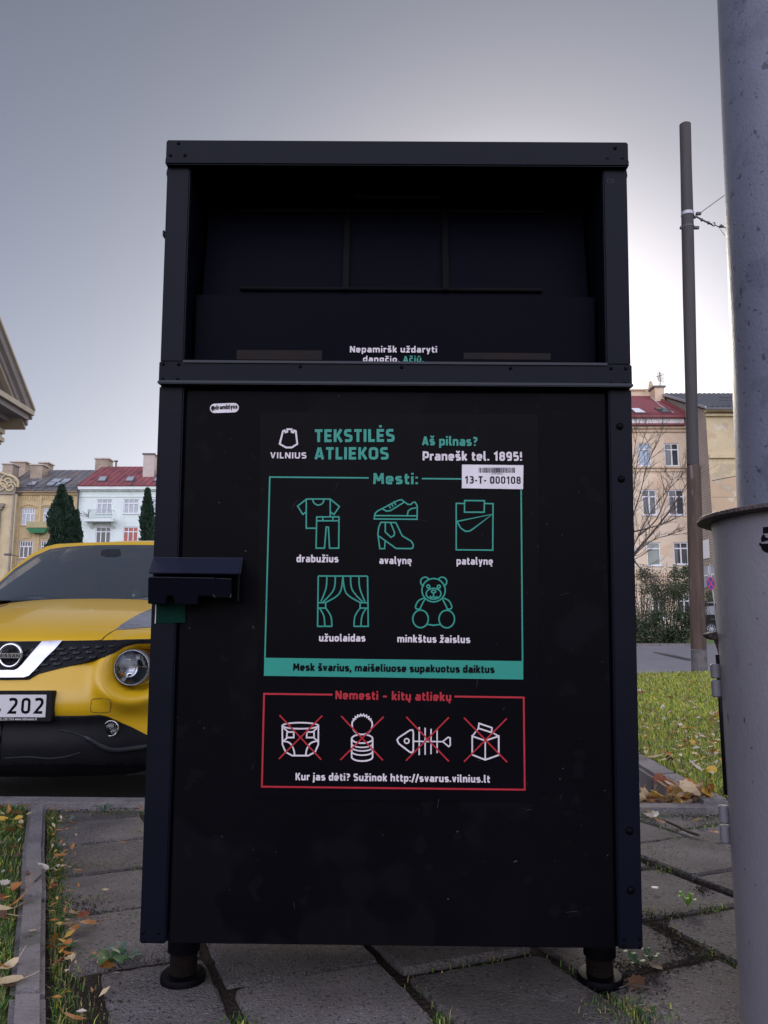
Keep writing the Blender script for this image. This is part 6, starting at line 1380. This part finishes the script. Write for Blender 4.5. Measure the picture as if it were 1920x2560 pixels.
def bush(px, py, rx_px, rz_px, Y, n, mats, wts, label, leaf=(.07, .16), stems=0, dens=.5):
    c = atdepth(px, py, Y); rx_, rz_ = rx_px/F_PX*Y, rz_px/F_PX*Y; ry_ = min(rx_, 1.4)
    t = thing('shrub', label, 'shrub', (c.x, Y, .05), group='shrubs in front of the beige house')
    mb = MB(); lump = [(rnd(-.7, .7), rnd(-.5, .3), rnd(-.7, .8), rnd(.3, .6)) for _ in range(9)]
    for k in range(n):
        if random.random() < .75:
            l = random.choice(lump); v = Vector((random.gauss(0, 1), random.gauss(0, 1), random.gauss(0, 1))).normalized()*l[3]*random.random()**.4; q = Vector((l[0]+v.x, l[1]+v.y, l[2]+v.z))
        else: q = Vector((rnd(-1, 1), rnd(-1, 1), rnd(-1, 1)))
        p = Vector((c.x+q.x*rx_, Y+q.y*ry_, c.z+q.z*rz_))
        if p.z < .05: p.z = rnd(.05, .5)
        s = rnd(*leaf); R = Euler((rnd(0, 6), rnd(0, 6), rnd(0, 6))).to_matrix()
        mb.add([p+R@Vector(v)*s for v in ((0,-.6,0),(.35,0,.08),(0,.6,0),(-.35,0,.08))], [(0, 1, 2, 3)], random.choices(range(len(mats)), wts)[0])
    mb.build('foliage', mats, t)
    if stems:
        sb = MB()
        for k in range(stems):
            x0 = c.x+rnd(-1, 1)*rx_; p = Vector((x0, Y+rnd(-.5, .5), .05)); e = Vector((x0+rnd(-.7, .7), Y+rnd(-.8, .8), c.z+rz_*rnd(.2, 1.3))); sb.tube([p, p.lerp(e, .5)+Vector((rnd(-.2, .2), 0, 0)), e], [.03, .02, .008], 4, cap=False)
        sb.build('stems', M['bark'], t)
H1, H2, H3 = M['hedge1'], M['hedge2'], M['hedge3']
bush(1610, 1572, 36, 42, 52, 2600, [H1, H2, H3], (6, 2, .6), 'dark low shrub next to the container edge', stems=8)
bush(1665, 1570, 46, 44, 52.3, 3600, [H1, H2, H3], (7, 1.6, .3), 'broad dark shrub left of the utility pole', stems=8)
bush(1712, 1572, 34, 42, 52, 2400, [H1, H2, H3], (7, 1.4, .3), 'dark shrub directly behind the utility pole', stems=6)
bush(1702, 1455, 26, 40, 53, 1500, [H1, H2, H3], (6, 2, .2), 'tall rounded evergreen shrub rising left of the utility pole', stems=8)
bush(1628, 1480, 44, 58, 53.5, 3000, [H1, H2, H3], (5, 3, 2), 'tall thin half bare shrub below the first floor windows', (.05, .12), stems=34)
bush(1660, 1500, 50, 40, 53, 3400, [H1, H2, H3], (6, 3, 1.2), 'half bare shrub growing above the broad dark one', (.06, .12), stems=22)
bush(1772, 1520, 18, 50, 51.5, 800, [H1, H2, H3], (4, 4, .5), 'small green shrub right of the utility pole', stems=5)
bush(1560, 1560, 40, 50, 52, 1500, [H1, H2, H3], (6, 2, .6), 'dark shrub mostly hidden behind the container', stems=5)
#=====ROADSIDE=====
YS = 37.0
sign = thing('no_stopping_sign', 'round blue no stopping sign with red cross on a leaning grey post', 'road sign', onground(1793, 1615))
p0, p1 = atdepth(*z5(1022, 300), YS), atdepth(*z5(1108, 1060), YS)
MB().tube([p1+(p1-p0)*.02, p0], .03, 10).build('post', M['galv'], sign, smooth=True)
scn = atdepth(*z5(1034, 517), YS-.35); ry = math.radians(31); rad = 70*.22905/F_PX*YS; Rm = Matrix.Rotation(ry, 3, 'Z')
def disc(r0_, r1_, y, m, name, par):
    pts_o = [scn+Rm@Vector((r1_*math.cos(q), y, r1_*math.sin(q))) for q in np.linspace(0, 2*math.pi, 37)[:-1]]
    mb = MB()
    if r0_ == 0: mb.prism(pts_o, Rm@Vector((0, .006, 0)))
    else:
        pi_ = [scn+Rm@Vector((r0_*math.cos(q), y, r0_*math.sin(q))) for q in np.linspace(0, 2*math.pi, 37)[:-1]]; n = 36
        mb.add(pts_o+pi_, [(k, (k+1) % n, n+(k+1) % n, n+k) for k in range(n)])
    return mb.build(name, m, par)
sp = disc(0, rad, 0, mat('sign_blue', (.012, .04, .24), rough=.4), 'sign_plate', sign)
srd = mat('sign_red', (.50, .03, .06), rough=.4)
disc(rad*.86, rad*.995, -.004, srd, 'sign_border', sp)
mb = MB()
for s in (1, -1):
    d = Vector((math.cos(math.pi/4), 0, s*math.sin(math.pi/4))); n_ = Vector((-d.z, 0, d.x))*.075*rad*1.4; e = d*rad*.88; y_ = -.006-.002*s
    mb.add([scn+Rm@(v+Vector((0, y_, 0))) for v in (-e-n_, e-n_, e+n_, -e+n_)], [(0, 1, 2, 3)])
mb.build('sign_cross', srd, sp)
# black SUV parked across the road
YV = 51.0
vx = atdepth(1779, 1577, YV).x
b = MB(); b.hexa([(19.5, 48.2, -.1), (70, 48.2, -.1), (70, 75, -.1), (19.5, 75, -.1), (19.9, 49.8, .52), (70, 49.8, .52), (70, 75, .52), (19.9, 75, .52)]); b.build('grass_bank', mat('bank_grass', (.09, .14, .035), (.06, .10, .03), 6, .95, bump=.6, bscale=20), kind='structure')
suv = thing('parked_suv', 'black sport utility vehicle parked across the road behind the sign post', 'car', (vx, YV, .52))
def side(pts, x_half): return [Vector((vx+p[0], 0, p[1]-.06)) for p in pts]
lowp = [(-.72,.42),(-.86,.60),(-.90,1.0),(-.84,1.12),(2.85,1.10),(3.55,1.0),(3.72,.82),(3.70,.45),(3.2,.38),(.5,.36),(-.5,.38)]
gp_ = [(-.80,1.12),(-.64,1.68),(-.35,1.80),(1.4,1.80),(1.95,1.68),(2.8,1.12)]
MB().prism([(vx+a, YV, z+.52) for a, z in lowp], (0, 1.9, 0)).build('body', mat('suv_black', (.004, .004, .005), rough=.25, spec=.2), suv, bevel=.08, smooth=True, angle=40)
mb = MB(); nb = len(gp_); mb.add([(vx+a, YV+.06+.14*((z-1.12)/.7), z+.52) for a, z in gp_]+[(vx+a, YV+1.84-.14*((z-1.12)/.7), z+.52) for a, z in gp_], [tuple(range(nb)), tuple(range(2*nb-1, nb-1, -1))]+[(i, i+nb, (i+1) % nb+nb, (i+1) % nb) for i in range(nb)]); mb.build('cabin', M['pane_dark'] if 0 else M['black'], suv)
mb = MB(); mb.prism([(vx+a, YV+.045+.14*((z-1.12)/.7), z+.52) for a, z in ((-.45,1.2),(-.38,1.66),(.3,1.70),(.3,1.2))], (0, .01, 0)); mb.prism([(vx+a, YV+.045+.14*((z-1.12)/.7), z+.52) for a, z in ((.4,1.2),(.4,1.70),(1.4,1.70),(1.9,1.62),(2.4,1.2))], (0, .01, 0)); mb.build('side_window', M['glass'], suv)
MB().box(vx-.3, vx+1.4, YV+.25, YV+1.65, 2.32, 2.37).build('roof', M['black'], suv, bevel=.03)
for a in (.35, 1.35): MB().tube([(vx-.35, YV+.22+a-.35, 2.33), (vx-.2, YV+.22+a-.35, 2.40), (vx+1.4, YV+.22+a-.35, 2.43)], .025, 6).build('roof_rail', M['galv'], suv)
MB().box(vx+.0, vx+3.6, YV-.012, YV+.01, 1.44, 1.48).build('side_trim', M['steel'], suv)
for a in (0, 2.75):
    for yy, s in ((YV+.10, -1), (YV+1.8, 1)):
        c = (vx+a, yy, .89); wv = MB().lathe(c, [(.24, s*.10), (.34, s*.12), (.37, s*.08), (.37, -s*.1), (.24, -s*.1)], 28, 'y').build('wheel', M['rubber'], suv, smooth=True, angle=40)
        mb = MB(); mb.lathe(c, [(.26, s*.10), (.24, s*.125), (.225, s*.09)], 28, 'y'); mb.lathe(c, [(.06, s*.13), (.05, s*.135)], 14, 'y')
        for k in range(10): q = 2*math.pi*k/10; d = Vector((math.cos(q), 0, math.sin(q))); n_ = Vector((-d.z, 0, d.x))*.020; o_ = Vector((c[0], yy+s*.115, c[2])); mb.prism([o_+d*.04-n_, o_+d*.24-n_, o_+d*.24+n_, o_+d*.04+n_], (0, -s*.03, 0))
        mb.build('rim', M['galv'], wv)
suv.scale = (1.13,)*3
# a broken branch lying on the road
o = MB().tube([onground(*z5(410, 1268), -.05), onground(*z5(560, 1300), -.04), onground(*z5(820, 1360), -.05)], [.02, .05, .06], 6).build('road_cable', M['wire'], smooth=True); tag(o, 'dark cable lying along the grey road surface', 'cable')
